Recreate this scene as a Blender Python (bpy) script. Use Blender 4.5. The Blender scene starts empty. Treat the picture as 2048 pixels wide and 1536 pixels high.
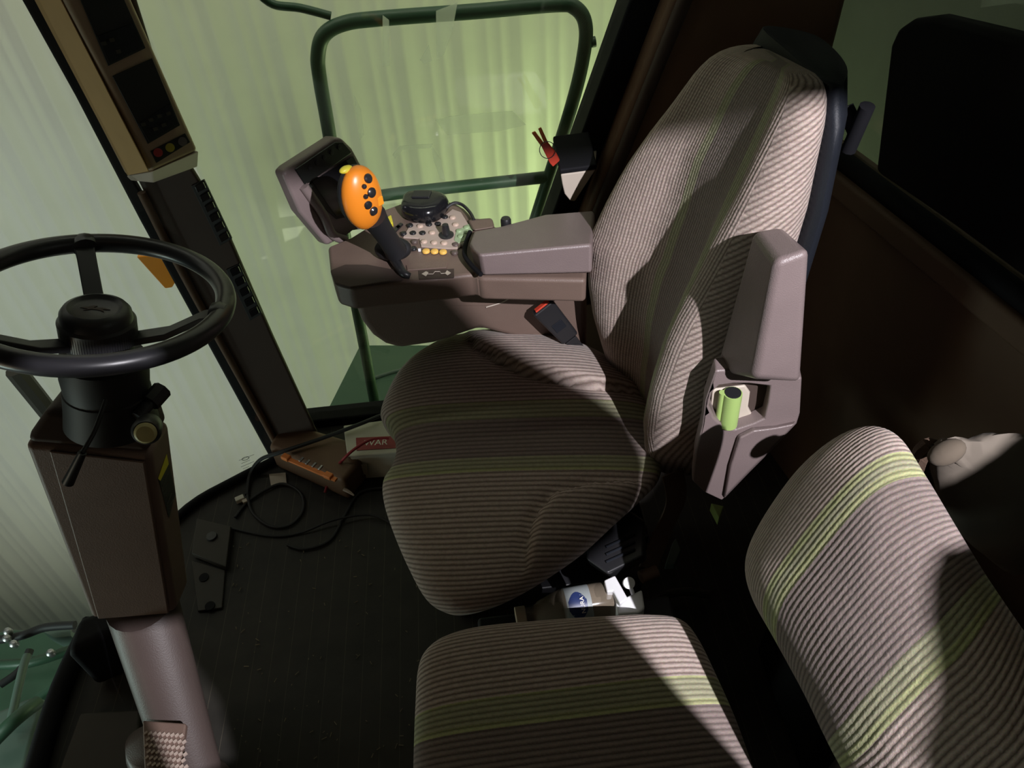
import bpy, bmesh, math, random
import numpy as np
from mathutils import Vector, Matrix
random.seed(7)
S = bpy.context.scene
COL = S.collection
# ------------------------------------------------------------------ camera
F, W, H = 1500., 2048, 1536
YAW, PITCH, ROLL = math.radians(3), math.radians(43.5), math.radians(4)
C0 = np.array([0, 0, 1.6])
fwd = np.array([math.sin(YAW)*math.cos(PITCH), math.cos(YAW)*math.cos(PITCH), -math.sin(PITCH)])
r0 = np.array([math.cos(YAW), -math.sin(YAW), 0]); u0 = np.cross(r0, fwd)
right = math.cos(ROLL)*r0-math.sin(ROLL)*u0; up = math.sin(ROLL)*r0+math.cos(ROLL)*u0
def ray(px, py): return fwd+right*(px-1024)/F-up*(py-768)/F
def onx(px, py, x): d = ray(px, py); return C0+d*(x-C0[0])/d[0]
def ony(px, py, y): d = ray(px, py); return C0+d*(y-C0[1])/d[1]
def onz(px, py, z): d = ray(px, py); return C0+d*(z-C0[2])/d[2]
class Plane:
    """a plane in the cab given by three points; at() turns a sight line into a point on it"""
    def __init__(s, a, b, c):
        s.o = np.array(a, float); s.n = np.cross(np.array(b)-s.o, np.array(c)-s.o); s.n /= np.linalg.norm(s.n)
        if s.n @ (C0-s.o) < 0: s.n = -s.n
    def at(s, px, py, off=0.):
        d = ray(px, py); o = s.o+s.n*off
        return C0+d*(((o-C0)@s.n)/(d@s.n))
cam = bpy.data.cameras.new('camera'); co = bpy.data.objects.new('camera', cam); COL.objects.link(co)
cam.sensor_width = 36; cam.lens = F/W*36; cam.clip_start = .02; cam.clip_end = 100
M = Matrix([[right[i], up[i], -fwd[i], C0[i]] for i in range(3)]+[[0, 0, 0, 1]])
co.matrix_world = M; S.camera = co
# ------------------------------------------------------------------ materials
def nodes(m): return m.node_tree.nodes, m.node_tree.links
def mat(name, col, rough=.5, metal=0., bump=0., bscale=400., var=.12, vscale=14., spec=.5, coat=0., alpha=1., trans=0.):
    m = bpy.data.materials.new(name); m.use_nodes = True; N, L = nodes(m); b = N['Principled BSDF']
    tc = N.new('ShaderNodeTexCoord'); nz = N.new('ShaderNodeTexNoise'); nz.inputs['Scale'].default_value = vscale; nz.inputs['Detail'].default_value = 4
    L.new(tc.outputs['Object'], nz.inputs['Vector'])
    mx = N.new('ShaderNodeMix'); mx.data_type = 'RGBA'
    mx.inputs[6].default_value = (*[c*(1-var) for c in col], 1); mx.inputs[7].default_value = (*[min(1, c*(1+var)) for c in col], 1)
    L.new(nz.outputs['Fac'], mx.inputs[0]); L.new(mx.outputs[2], b.inputs['Base Color'])
    b.inputs['Roughness'].default_value = rough; b.inputs['Metallic'].default_value = metal
    b.inputs['Specular IOR Level'].default_value = spec; b.inputs['Coat Weight'].default_value = coat
    b.inputs['Alpha'].default_value = alpha; b.inputs['Transmission Weight'].default_value = trans
    if bump:
        n2 = N.new('ShaderNodeTexNoise'); n2.inputs['Scale'].default_value = bscale; n2.inputs['Detail'].default_value = 2
        L.new(tc.outputs['Object'], n2.inputs['Vector'])
        bp = N.new('ShaderNodeBump'); bp.inputs['Strength'].default_value = bump; bp.inputs['Distance'].default_value = .002
        L.new(n2.outputs['Fac'], bp.inputs['Height']); L.new(bp.outputs[0], b.inputs['Normal'])
    return m
def fabric(name, stops, period, sharp=1.6, dots=0.):
    """striped ribbed upholstery: uv 'rib' = metres across the ribs / along them, uv 'band' = metres across the seat"""
    m = bpy.data.materials.new(name); m.use_nodes = True; N, L = nodes(m); b = N['Principled BSDF']
    uv = N.new('ShaderNodeUVMap'); uv.uv_map = 'rib'; sx = N.new('ShaderNodeSeparateXYZ'); L.new(uv.outputs[0], sx.inputs[0])
    ub = N.new('ShaderNodeUVMap'); ub.uv_map = 'band'; sb = N.new('ShaderNodeSeparateXYZ'); L.new(ub.outputs[0], sb.inputs[0])
    def mth(op, a, c=None):
        n = N.new('ShaderNodeMath'); n.operation = op
        for i, v in enumerate((a, c)):
            if v is None: continue
            if isinstance(v, (int, float)): n.inputs[i].default_value = v
            else: L.new(v, n.inputs[i])
        return n.outputs[0]
    tc = N.new('ShaderNodeTexCoord'); nz = N.new('ShaderNodeTexNoise'); nz.inputs['Scale'].default_value = 230; nz.inputs['Detail'].default_value = 3
    L.new(tc.outputs['Object'], nz.inputs['Vector'])
    wob = mth('MULTIPLY', mth('SUBTRACT', nz.outputs['Fac'], .5), .0024)
    wave = mth('ADD', mth('MULTIPLY', mth('SINE', mth('MULTIPLY', mth('ADD', sx.outputs[0], wob), 2*math.pi/period)), .5), .5)
    wave = mth('POWER', wave, 1/sharp)
    if dots:
        w2 = mth('ADD', mth('MULTIPLY', mth('SINE', mth('MULTIPLY', sx.outputs[1], 2*math.pi/(period*.9))), .5), .5)
        wave = mth('MULTIPLY', wave, mth('ADD', mth('MULTIPLY', w2, dots), 1-dots))
    nb_ = N.new('ShaderNodeTexNoise'); nb_.inputs['Scale'].default_value = 110; nb_.inputs['Detail'].default_value = 4; L.new(tc.outputs['Object'], nb_.inputs['Vector'])
    wave = mth('MULTIPLY', wave, mth('ADD', mth('MULTIPLY', nb_.outputs['Fac'], .9), .5))
    lo, hi = stops[0][0]-.3, stops[-1][0]+.4
    mr = N.new('ShaderNodeMapRange'); mr.inputs[1].default_value = lo; mr.inputs[2].default_value = hi; L.new(sb.outputs[0], mr.inputs[0])
    pal = {'tan': ((.485, .39, .34), (.17, .125, .105)), 'dark': ((.26, .205, .185), (.13, .10, .09)), 'green': ((.36, .35, .225), (.18, .172, .105)),
           'lime': ((.42, .43, .215), (.20, .20, .10))}
    out = []
    for k in (0, 1):
        r = N.new('ShaderNodeValToRGB'); r.color_ramp.interpolation = 'CONSTANT'; e = r.color_ramp.elements
        e[0].position = 0; e[0].color = (*pal[stops[0][1]][k], 1); e.remove(e[1])
        for p, c in stops[1:]:
            q = e.new((p-lo)/(hi-lo)); q.color = (*pal[c][k], 1)
        L.new(mr.outputs[0], r.inputs[0]); out.append(r.outputs[0])
    mx = N.new('ShaderNodeMix'); mx.data_type = 'RGBA'; L.new(wave, mx.inputs[0]); L.new(out[1], mx.inputs[6]); L.new(out[0], mx.inputs[7])
    n3 = N.new('ShaderNodeTexNoise'); n3.inputs['Scale'].default_value = 900; L.new(tc.outputs['Object'], n3.inputs['Vector'])
    m2 = N.new('ShaderNodeMix'); m2.data_type = 'RGBA'; m2.blend_type = 'MULTIPLY'; m2.inputs[0].default_value = .5
    L.new(mx.outputs[2], m2.inputs[6]); L.new(n3.outputs['Color'], m2.inputs[7])
    hs = N.new('ShaderNodeHueSaturation'); hs.inputs['Value'].default_value = 1.28; hs.inputs['Saturation'].default_value = .96; L.new(m2.outputs[2], hs.inputs['Color'])
    L.new(hs.outputs[0], b.inputs['Base Color'])
    hgt = mth('ADD', wave, mth('MULTIPLY', nz.outputs['Fac'], .5))
    bp = N.new('ShaderNodeBump'); bp.inputs['Strength'].default_value = .4; bp.inputs['Distance'].default_value = .0025
    L.new(hgt, bp.inputs['Height']); L.new(bp.outputs[0], b.inputs['Normal'])
    b.inputs['Roughness'].default_value = .95; b.inputs['Specular IOR Level'].default_value = .15; b.inputs['Sheen Weight'].default_value = .15
    return m
def glass_mat(name, tint, dirt):
    m = bpy.data.materials.new(name); m.use_nodes = True; N, L = nodes(m); N.remove(N['Principled BSDF']); o = N['Material Output']
    t = N.new('ShaderNodeBsdfTransparent'); t.inputs[0].default_value = (*tint, 1)
    g = N.new('ShaderNodeBsdfGlossy'); g.inputs['Roughness'].default_value = .02
    lw = N.new('ShaderNodeLayerWeight'); lw.inputs[0].default_value = .5
    pw = N.new('ShaderNodeMath'); pw.operation = 'POWER'; L.new(lw.outputs['Facing'], pw.inputs[0]); pw.inputs[1].default_value = 5
    fr = N.new('ShaderNodeMath'); fr.operation = 'MULTIPLY_ADD'; L.new(pw.outputs[0], fr.inputs[0]); fr.inputs[1].default_value = .9; fr.inputs[2].default_value = .04
    a = N.new('ShaderNodeMixShader'); L.new(fr.outputs[0], a.inputs[0]); L.new(t.outputs[0], a.inputs[1]); L.new(g.outputs[0], a.inputs[2])
    d = N.new('ShaderNodeBsdfDiffuse'); d.inputs[0].default_value = (.6, .6, .55, 1)
    tc = N.new('ShaderNodeTexCoord'); nz = N.new('ShaderNodeTexNoise'); nz.inputs['Scale'].default_value = 5; nz.inputs['Detail'].default_value = 6; L.new(tc.outputs['Object'], nz.inputs[0])
    mr = N.new('ShaderNodeMapRange'); mr.inputs[1].default_value = .45; mr.inputs[2].default_value = .85; mr.inputs[4].default_value = dirt; L.new(nz.outputs['Fac'], mr.inputs[0])
    b = N.new('ShaderNodeMixShader'); L.new(mr.outputs[0], b.inputs[0]); L.new(a.outputs[0], b.inputs[1]); L.new(d.outputs[0], b.inputs[2])
    L.new(b.outputs[0], o.inputs[0]); return m
MT = dict(
    brown=mat('brown_plastic', (.17, .118, .095), .42, bump=.25, bscale=700),
    brown_pad=mat('brown_vinyl', (.20, .155, .15), .38, bump=.3, bscale=600),
    brown_trim=mat('brown_trim', (.16, .088, .05), .6, bump=.2),
    brown_dark=mat('dark_brown_plastic', (.07, .05, .042), .6, spec=.25),
    wall_brown=mat('brown_wall_panel', (.14, .085, .052), .7, bump=.2),
    column=mat('column_brown', (.19, .125, .10), .55, bump=.2, var=.2, vscale=9),
    black=mat('black_plastic', (.018, .018, .02), .38), black_gloss=mat('black_gloss', (.012, .012, .014), .16),
    rubber=mat('black_rubber', (.013, .013, .015), .6), navy=mat('dark_shell', (.010, .012, .017), .55, bump=.2, spec=.3),
    column_low=mat('column_tube_brown', (.085, .062, .055), .5, bump=.2), wheel=mat('steering_wheel_rim', (.03, .03, .034), .33), cap=mat('hub_cap', (.04, .04, .045), .4),
    seal=mat('rubber_seal', (.008, .008, .01), .7, spec=.15), screen=mat('dark_screen', (.006, .008, .007), .45),
    tan=mat('tan_plastic', (.40, .30, .20), .5), tan_panel=mat('tan_panel', (.50, .40, .34), .5), tan_side=mat('tan_side', (.52, .33, .125), .55), greige=mat('greige_plastic', (.55, .48, .40), .6),
    orange=mat('orange_plastic', (.85, .26, .02), .33, var=.08), orange_lens=mat('orange_lens', (.95, .33, .02), .3), orange_dull=mat('orange_dull', (.75, .22, .05), .5),
    yellow=mat('yellow_plastic', (.80, .70, .06), .4), cream=mat('cream_knob', (.62, .56, .26), .5),
    btn_black=mat('black_button', (.02, .02, .022), .3), btn_tan=mat('tan_button', (.62, .47, .38), .3), btn_brown=mat('brown_button', (.12, .09, .08), .35),
    btn_green=mat('green_button', (.33, .45, .25), .35), btn_orange=mat('orange_button', (.95, .55, .12), .35), sage=mat('sage_panel', (.36, .46, .28), .45),
    red=mat('red_plastic', (.62, .06, .03), .45), redlamp=mat('red_lens', (.35, .03, .035), .3), greenlamp=mat('amber_lens', (.35, .30, .03), .3), greylamp=mat('grey_lens', (.12, .11, .11), .3),
    green_paint=mat('green_paint', (.035, .085, .05), .45, var=.3, vscale=9, bump=.1, bscale=60), green_pale=mat('dusty_green_paint', (.095, .14, .115), .5, var=.3, vscale=6), lime_tube=mat('lime_tube', (.38, .54, .17), .35),
    white=mat('white_plastic', (.85, .85, .86), .4), white_box=mat('off_white_box', (.62, .60, .52), .6, var=.15), red_label=mat('red_label', (.30, .02, .03), .5), white_ink=mat('white_ink', (.75, .72, .66), .5), dark_ink=mat('dark_ink', (.04, .04, .04), .6),
    steel=mat('steel', (.45, .45, .46), .35, metal=.9), grey=mat('grey_metal', (.05, .045, .038), .6, spec=.3),
    strap=mat('brown_webbing', (.10, .06, .04), .8, bump=.5, bscale=300), bottle=mat('clear_bottle', (.33, .27, .2), .12, alpha=.45), label_blue=mat('blue_label', (.02, .035, .12), .4), label_pale=mat('pale_label', (.30, .33, .33), .45), cap_tan=mat('bottle_cap', (.60, .48, .34), .5),
    knot=mat('dark_cord_knot', (.09, .07, .05), .9, bump=.6, bscale=40), bag=mat('grey_brown_bag', (.13, .108, .085), .85, bump=.6, bscale=25, var=.3, vscale=8), shed=mat('shed_floor', (.2, .2, .19), .9), tank=mat('grey_green_tank', (.075, .078, .07), .8), reflection_smear=mat('reflection_smear', (.75, .8, .72), .8, alpha=.35, var=.3, vscale=60), ink=mat('glass_ink', (.05, .05, .04), .6, alpha=.6),
    roof=mat('roof_lining', (.10, .085, .07), .9), dirt=mat('chaff', (.22, .18, .12), .9),
)
# ------------------------------------------------------------------ mesh helpers
def MB(): return bmesh.new()
def _v(p): return Vector([float(c) for c in p])
def box(bm, p, sx, sy, sz, ax=None):
    """box centred on p with half sizes along axes ax (3 vectors)"""
    ax = ax or ((1, 0, 0), (0, 1, 0), (0, 0, 1)); A = [np.array(a, float) for a in ax]; vs = []
    for k in (-1, 1):
        for j in (-1, 1):
            for i in (-1, 1):
                vs.append(bm.verts.new(_v(np.array(p)+A[0]*i*sx+A[1]*j*sy+A[2]*k*sz)))
    for f in ((0, 2, 3, 1), (4, 5, 7, 6), (0, 1, 5, 4), (2, 6, 7, 3), (0, 4, 6, 2), (1, 3, 7, 5)): bm.faces.new([vs[i] for i in f])
def hexa(bm, A, B):
    """solid between two matching polygons A and B"""
    a = [bm.verts.new(_v(p)) for p in A]; b = [bm.verts.new(_v(p)) for p in B]; n = len(a)
    bm.faces.new(a); bm.faces.new(b[::-1])
    for i in range(n): bm.faces.new((a[i], b[i], b[(i+1) % n], a[(i+1) % n]))
def prism(bm, pts, d):
    d = np.array(d, float); hexa(bm, pts, [np.array(p)+d for p in pts])
def loft(bm, secs, cap=True, closed=True):
    R = [[bm.verts.new(_v(p)) for p in s] for s in secs]; n = len(R[0])
    for a, b in zip(R[:-1], R[1:]):
        for i in range(n if closed else n-1): bm.faces.new((a[i], a[(i+1) % n], b[(i+1) % n], b[i]))
    if cap and closed: bm.faces.new(R[0][::-1]); bm.faces.new(R[-1])
    return R
def frame(d):
    d = np.array(d, float); d /= np.linalg.norm(d); a = np.array([0, 0, 1.]) if abs(d[2]) < .9 else np.array([1., 0, 0])
    u = np.cross(a, d); u /= np.linalg.norm(u); return u, np.cross(d, u), d
def lathe(bm, o, axis, prof, n=32, squash=(1, 1)):
    u, v, d = frame(axis); o = np.array(o, float)
    loft(bm, [[o+d*h+r*(math.cos(2*math.pi*i/n)*u*squash[0]+math.sin(2*math.pi*i/n)*v*squash[1]) for i in range(n)] for r, h in prof])
def smooth_path(P, n=8, closed=False):
    P = [np.array(p, float) for p in P]; out = []; m = len(P)
    for i in range(m if closed else m-1):
        if closed: a, b, c, e = P[i-1], P[i], P[(i+1) % m], P[(i+2) % m]
        else: a, b, c, e = P[max(i-1, 0)], P[i], P[i+1], P[min(i+2, m-1)]
        for k in range(n):
            t = k/n; out.append(.5*((2*b)+(-a+c)*t+(2*a-5*b+4*c-e)*t*t+(-a+3*b-3*c+e)*t**3))
    if not closed: out.append(P[-1])
    return out
def tube(bm, P, r, n=10, smooth=6):
    P = smooth_path(P, smooth) if smooth else [np.array(p, float) for p in P]; secs = []; u = None
    for i, p in enumerate(P):
        d = P[min(i+1, len(P)-1)]-P[max(i-1, 0)]; d /= np.linalg.norm(d)+1e-12
        if u is None: u, v, _ = frame(d)
        u = u-d*(u@d); u /= np.linalg.norm(u); v = np.cross(d, u); rr = r(i/(len(P)-1)) if callable(r) else r
        secs.append([p+rr*(math.cos(2*math.pi*k/n)*u+math.sin(2*math.pi*k/n)*v) for k in range(n)])
    loft(bm, secs)
def holed(bm, outer, inner, d, *more):
    """plate with holes, extruded by d"""
    d = np.array(d, float); E = []
    for loop in (outer, inner, *more):
        vs = [bm.verts.new(_v(p)) for p in loop]
        E += [bm.edges.new((vs[i], vs[(i+1) % len(vs)])) for i in range(len(vs))]
    r = bmesh.ops.triangle_fill(bm, edges=E, use_beauty=True, use_dissolve=False)
    fs = [g for g in r['geom'] if isinstance(g, bmesh.types.BMFace)]
    x = bmesh.ops.extrude_face_region(bm, geom=fs)
    bmesh.ops.translate(bm, verts=[g for g in x['geom'] if isinstance(g, bmesh.types.BMVert)], vec=_v(d))
def wloc(o):
    v = Vector((0, 0, 0))
    while o is not None: v += o.location; o = o.parent
    return v
def obj(name, bm, m, parent=None, bevel=0., seg=3, sharp=40, label=None, loc=None, recalc=True):
    if recalc: bmesh.ops.recalc_face_normals(bm, faces=bm.faces)
    me = bpy.data.meshes.new(name); 
    o = bpy.data.objects.new(name, me); COL.objects.link(o)
    if parent is not None: o.parent = parent; base = wloc(parent)
    else:
        if loc is None:
            cs = [v.co for v in bm.verts]; loc = (sum(c.x for c in cs)/len(cs), sum(c.y for c in cs)/len(cs), min(c.z for c in cs))
        o.location = loc; base = Vector([float(c) for c in loc])
    bmesh.ops.translate(bm, verts=bm.verts, vec=-base)
    bm.to_mesh(me); bm.free(); me.materials.append(MT[m] if isinstance(m, str) else m)
    for p in me.polygons: p.use_smooth = True
    if bevel:
        md = o.modifiers.new('bevel', 'BEVEL'); md.width = bevel; md.segments = seg; md.limit_method = 'ANGLE'; md.angle_limit = math.radians(28); md.harden_normals = True
    else: me.set_sharp_from_angle(angle=math.radians(sharp))
    if label: o['label'] = label
    return o
def tag(o, label, cat, group=None, kind=None):
    o['label'] = label; o['category'] = cat
    if group: o['group'] = group
    if kind: o['kind'] = kind
    return o
def thing(name, label, cat, loc, group=None):
    o = bpy.data.objects.new(name, None); COL.objects.link(o); o.location = [float(c) for c in loc]; o.empty_display_size = .05
    return tag(o, label, cat, group)
def struct(name, bm, m, label=None, bevel=0., parent=None):
    o = obj(name, bm, m, parent, bevel)
    if parent is None: o['kind'] = 'structure'
    if label: o['label'] = label
    return o
def text_bm(s, at, xdir, ydir, size, depth=.0004):
    cu = bpy.data.curves.new('lettering', 'FONT'); cu.body = s; cu.size = 1; cu.align_x = 'CENTER'; cu.align_y = 'CENTER'; cu.extrude = 0
    t = bpy.data.objects.new('lettering', cu); COL.objects.link(t); bpy.context.view_layer.update()
    me = t.evaluated_get(bpy.context.evaluated_depsgraph_get()).to_mesh(); bm = MB(); bm.from_mesh(me)
    bpy.data.objects.remove(t); bpy.data.curves.remove(cu)
    x = np.array(xdir, float); x /= np.linalg.norm(x); y = np.array(ydir, float); y -= x*(x@y); y /= np.linalg.norm(y); n = np.cross(x, y)
    for v in bm.verts: v.co = _v(np.array(at)+x*v.co.x*size+y*v.co.y*size)
    r = bmesh.ops.extrude_face_region(bm, geom=list(bm.faces)); bmesh.ops.translate(bm, verts=[g for g in r['geom'] if isinstance(g, bmesh.types.BMVert)], vec=_v(n*depth))
    return bm
def pillow(name, outline, U, V, Nn, htop, hbot, m, parent, ribaxis, p=3.2, q=2.4, rings=26, hmod=None, nres=6, center=None, band=None):
    """closed upholstered pad from its outline (3-D points near one plane)"""
    out = smooth_path(outline, nres, True); U, V, Nn = [np.array(a, float) for a in (U, V, Nn)]
    c = np.mean(out, axis=0) if center is None else np.array(center)
    bm = MB(); lr = bm.loops.layers.uv.new('rib'); lb = bm.loops.layers.uv.new('band'); dat = {}
    rs = [1-(1-i/rings)**1.7 for i in range(1, rings+1)]
    ra = np.array(ribaxis, float)
    def mk(o, r, side):
        b = c+(o-c)*r; h = (1-r**p)**(1/q) if r < 1 else 0.
        ht = htop if side > 0 else hbot
        e = hmod(b)*(1-r**8) if (hmod and side > 0) else 0.
        v = bm.verts.new(_v(b+Nn*(side*ht*h+e))); dirn = (o-c)/(np.linalg.norm(o-c)+1e-9); drop = (htop*(1-h) if side > 0 else htop+hbot*h)
        w = max(0., (r-.55)/.45)
        lat = b@ra+(dirn@ra)*drop*w
        al = np.cross(ra, Nn); dat[v] = (lat, b@al+(dirn@al)*drop*w, b@(band if band is not None else ra)+(dirn@ra)*drop*w)
        return v
    n = len(out)
    for side in (1, -1):
        cen = bm.verts.new(_v(c+Nn*(side*(htop if side > 0 else hbot)+(hmod(c) if hmod and side > 0 else 0))))
        al = np.cross(ra, Nn); dat[cen] = (c@ra, c@al, c@(band if band is not None else ra)); prev = None
        for r in rs:
            ring = rim if (side < 0 and r == rs[-1]) else [mk(o, r, side) for o in out]
            for i in range(n):
                j = (i+1) % n
                f = (cen, ring[i], ring[j]) if prev is None else (prev[i], ring[i], ring[j], prev[j])
                try: bm.faces.new(f)
                except ValueError: pass
            prev = ring
        if side > 0: rim = prev
    for f in bm.faces:
        for l in f.loops:
            d = dat[l.vert]; l[lr].uv = (d[0], d[1]); l[lb].uv = (d[2], 0)
    return obj(name, bm, m, parent, sharp=180)
def inpoly(p, P):
    x, y = p; r = False; n = len(P)
    for i in range(n):
        (x1, y1), (x2, y2) = P[i], P[(i+1) % n]
        if (y1 > y) != (y2 > y) and x < (x2-x1)*(y-y1)/(y2-y1)+x1: r = not r
    return r
def seg_d(p, P):
    p = np.array(p); best = 9
    for a, b in zip(P[:-1], P[1:]):
        a, b = np.array(a), np.array(b); t = max(0, min(1, (p-a)@(b-a)/((b-a)@(b-a)))); best = min(best, np.linalg.norm(p-a-t*(b-a)))
    return best
def interp(x, T): return float(np.interp(x, [t[0] for t in T], [t[1] for t in T]))
def G(pts, f, *a): return [f(px, py, *a) for px, py in pts]

# ================================================================== SETTING
exec_parts = []
# cab floor: ribbed rubber mat
fm = bpy.data.materials.new('ribbed_floor_mat'); fm.use_nodes = True; N, L = nodes(fm); b = N['Principled BSDF']
tc = N.new('ShaderNodeTexCoord'); wv = N.new('ShaderNodeTexWave'); wv.bands_direction = 'X'; wv.inputs['Scale'].default_value = 7.5; wv.wave_profile = 'SAW'; wv.inputs['Distortion'].default_value = .15
L.new(tc.outputs['Object'], wv.inputs[0]); cr = N.new('ShaderNodeValToRGB'); cr.color_ramp.elements[0].position = .0; cr.color_ramp.elements[0].color = (.10, .085, .06, 1)
cr.color_ramp.elements[1].position = .035; cr.color_ramp.elements[1].color = (.02, .0175, .014, 1); L.new(wv.outputs['Fac'], cr.inputs[0])
nz = N.new('ShaderNodeTexNoise'); nz.inputs['Scale'].default_value = 22; nz.inputs['Detail'].default_value = 8; L.new(tc.outputs['Object'], nz.inputs[0])
mx = N.new('ShaderNodeMix'); mx.data_type = 'RGBA'; mx.blend_type = 'MULTIPLY'; mx.inputs[0].default_value = .8; L.new(cr.outputs[0], mx.inputs[6]); L.new(nz.outputs['Fac'], mx.inputs[7]); 
hs = N.new('ShaderNodeHueSaturation'); hs.inputs['Value'].default_value = 1.7; L.new(mx.outputs[2], hs.inputs['Color']); L.new(hs.outputs[0], b.inputs['Base Color']); b.inputs['Roughness'].default_value = .7
bp = N.new('ShaderNodeBump'); bp.inputs['Strength'].default_value = .25; bp.inputs['Distance'].default_value = .002; L.new(wv.outputs['Fac'], bp.inputs['Height']); L.new(bp.outputs[0], b.inputs['Normal'])
MT['floor'] = fm
base = [(-.60, 1.47), (-.72, 1.40), (-.825, 1.325), (-.93, 1.17), (-.995, 1.007), (-1.015, .85), (-1.01, .684), (-.99, .45), (-.95, .2), (-.9, -.08)]
bm = MB(); prism(bm, [(x, y, -.06) for x, y in [(-.50, 1.62)]+base]+[(1.05, -.08, -.06), (.75, 1.62, -.06)], (0, 0, .06)); struct('floor', bm, 'floor')
bm = MB(); prism(bm, [(x, y, 1.84) for x, y in [(-.62, 1.66), (-.95, 1.42), (-1.15, 1.0), (-1.15, .3), (-1.05, -.14), (1.1, -.14), (.8, 1.66)]], (0, 0, .08)); struct('ceiling', bm, 'roof')
# unseen left wall, its openings cut to shape the torch light inside
ap = [(.452, 1.797), (.452, 1.742), (.470, 1.737), (.523, 1.724), (.556, 1.668), (.583, 1.629), (.594, 1.605), (.590, 1.575), (.561, 1.512), (.522, 1.487), (.499, 1.45), (.503, 1.35), (.511, 1.262), (.503, 1.12), (.528, 1.10), (.531, 1.20), (.532, 1.30), (.540, 1.350), (.545, 1.366), (.558, 1.411), (.572, 1.461), (.583, 1.491), (.594, 1.511), (.635, 1.520), (.70, 1.60), (.70, 1.797)]
ap2 = [(.15, 1.27), (.215, 1.27), (.25, 1.36), (.268, 1.475), (.215, 1.475), (.18, 1.36)]
ap3 = [(.262, 1.688), (.335, 1.688), (.335, 1.703), (.262, 1.703)]
bm = MB(); holed(bm, [(-1.05, -.11, -.06), (1.1, -.11, -.06), (1.1, -.11, 1.87), (-1.05, -.11, 1.87)], [(x, -.11, z) for x, z in ap], (0, .01, 0), [(x, -.11, z) for x, z in ap2], [(x, -.11, z) for x, z in ap3]); struct('wall_left_light_mask', bm, 'wall_brown')
# right side: trim panel behind the seat, black window seal on its edge
be = lambda z: .193+(z-.62)*.3468     # rear edge of the side window
bm = MB(); prism(bm, [(be(z)+.062, 1.50, z) for z in (0, 1.84)]+[(.80, 1.50, 1.84), (.76, 1.50, 0)], (0, .16, 0)); struct('wall_right', bm, 'brown_trim', bevel=.02)
bm = MB(); prism(bm, [(be(z)+o, 1.56, z) for z, o in ((.0, 0), (1.84, 0), (1.84, .075), (0, .075))], (0, .09, 0)); struct('trim_1', bm, 'seal', bevel=.006)
# inner edge moulding on the trim panel
bm = MB(); tube(bm, [(be(z)+.085, 1.492, z) for z in (.5, .8, 1.2, 1.7)], .014, smooth=0); struct('trim_2', bm, 'brown_dark')
# right window glass
MT['glass_side'] = glass_mat('side_glass', (.93, .965, .90), .07); MT['glass_front'] = glass_mat('windscreen_glass', (.93, .96, .95), .08); MT['glass_rear'] = glass_mat('rear_glass', (.75, .8, .75), .05)
bm = MB(); prism(bm, [(-.56, 1.615, .015), (be(.015)+.03, 1.615, .015), (be(1.83)+.03, 1.615, 1.83), (-.62, 1.615, 1.83)], (0, .006, 0)); win1 = struct('window_1', bm, 'glass_side')
bm = MB(); prism(bm, [(-.56, 1.585, -.02), (.1, 1.585, -.02), (.1, 1.585, .03), (-.56, 1.585, .03)], (0, .06, 0)); struct('trim_3', bm, 'seal', bevel=.006)
# curved windscreen
secs = []
for z in (0, .5, 1., 1.83):
    k = z*.075; secs.append([(x-k*(1.0 if x < -.7 else .5), y+k*(.25 if y > 1.2 else 0), z+.005) for x, y in smooth_path([np.array([*p, 0])[:2] for p in base], 4)])
bm = MB(); loft(bm, secs, closed=False); struct('window_2', bm, 'glass_front')
bm = MB(); tube(bm, [(x, y, .012) for x, y in base[:4]], .012, smooth=4); struct('trim_4', bm, 'seal')
bm = MB(); tube(bm, [(x+.012, y, .016) for x, y in base[4:8]], .022, smooth=4); struct('trim_5', bm, 'seal')
# front right corner post
PY = 1.5
pf_ = [(22, -40), (96, -40), (128, 60), (250, 330), (330, 470), (560, 905), (568, 930), (545, 925), (280, 440), (150, 190)]; bm = MB(); hexa(bm, G(pf_, ony, PY), G([(x+6, y) for x, y in pf_], ony, PY+.09)); struct('trim_6', bm, 'seal', bevel=.006)
pf_ = [(96, -40), (262, -40), (372, 310), (440, 420), (548, 670), (640, 872), (628, 890), (566, 932), (330, 470), (128, 60)]; bm = MB(); hexa(bm, G(pf_, ony, PY-.012), G([(x-12 if 0 < i < 7 else x+8, y) for i, (x, y) in enumerate(pf_)], ony, PY+.11)); struct('trim_7', bm, 'brown_dark', bevel=.012)
bm = MB(); tube(bm, G([(283, 385), (330, 480), (400, 610), (560, 900)], ony, PY-.014), .009, smooth=0); struct('trim_8', bm, 'brown_trim')
# kick panel at the foot of the post
a = onz(552, 935, 0); c = onz(700, 1003, 0); up_ = np.array([0, 0, .09])
bm = MB(); prism(bm, [a, c, c+[.07, .11, 0], a+[.03, .10, 0]], up_); struct('baseboard_right', bm, 'brown_trim', bevel=.015)
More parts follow.
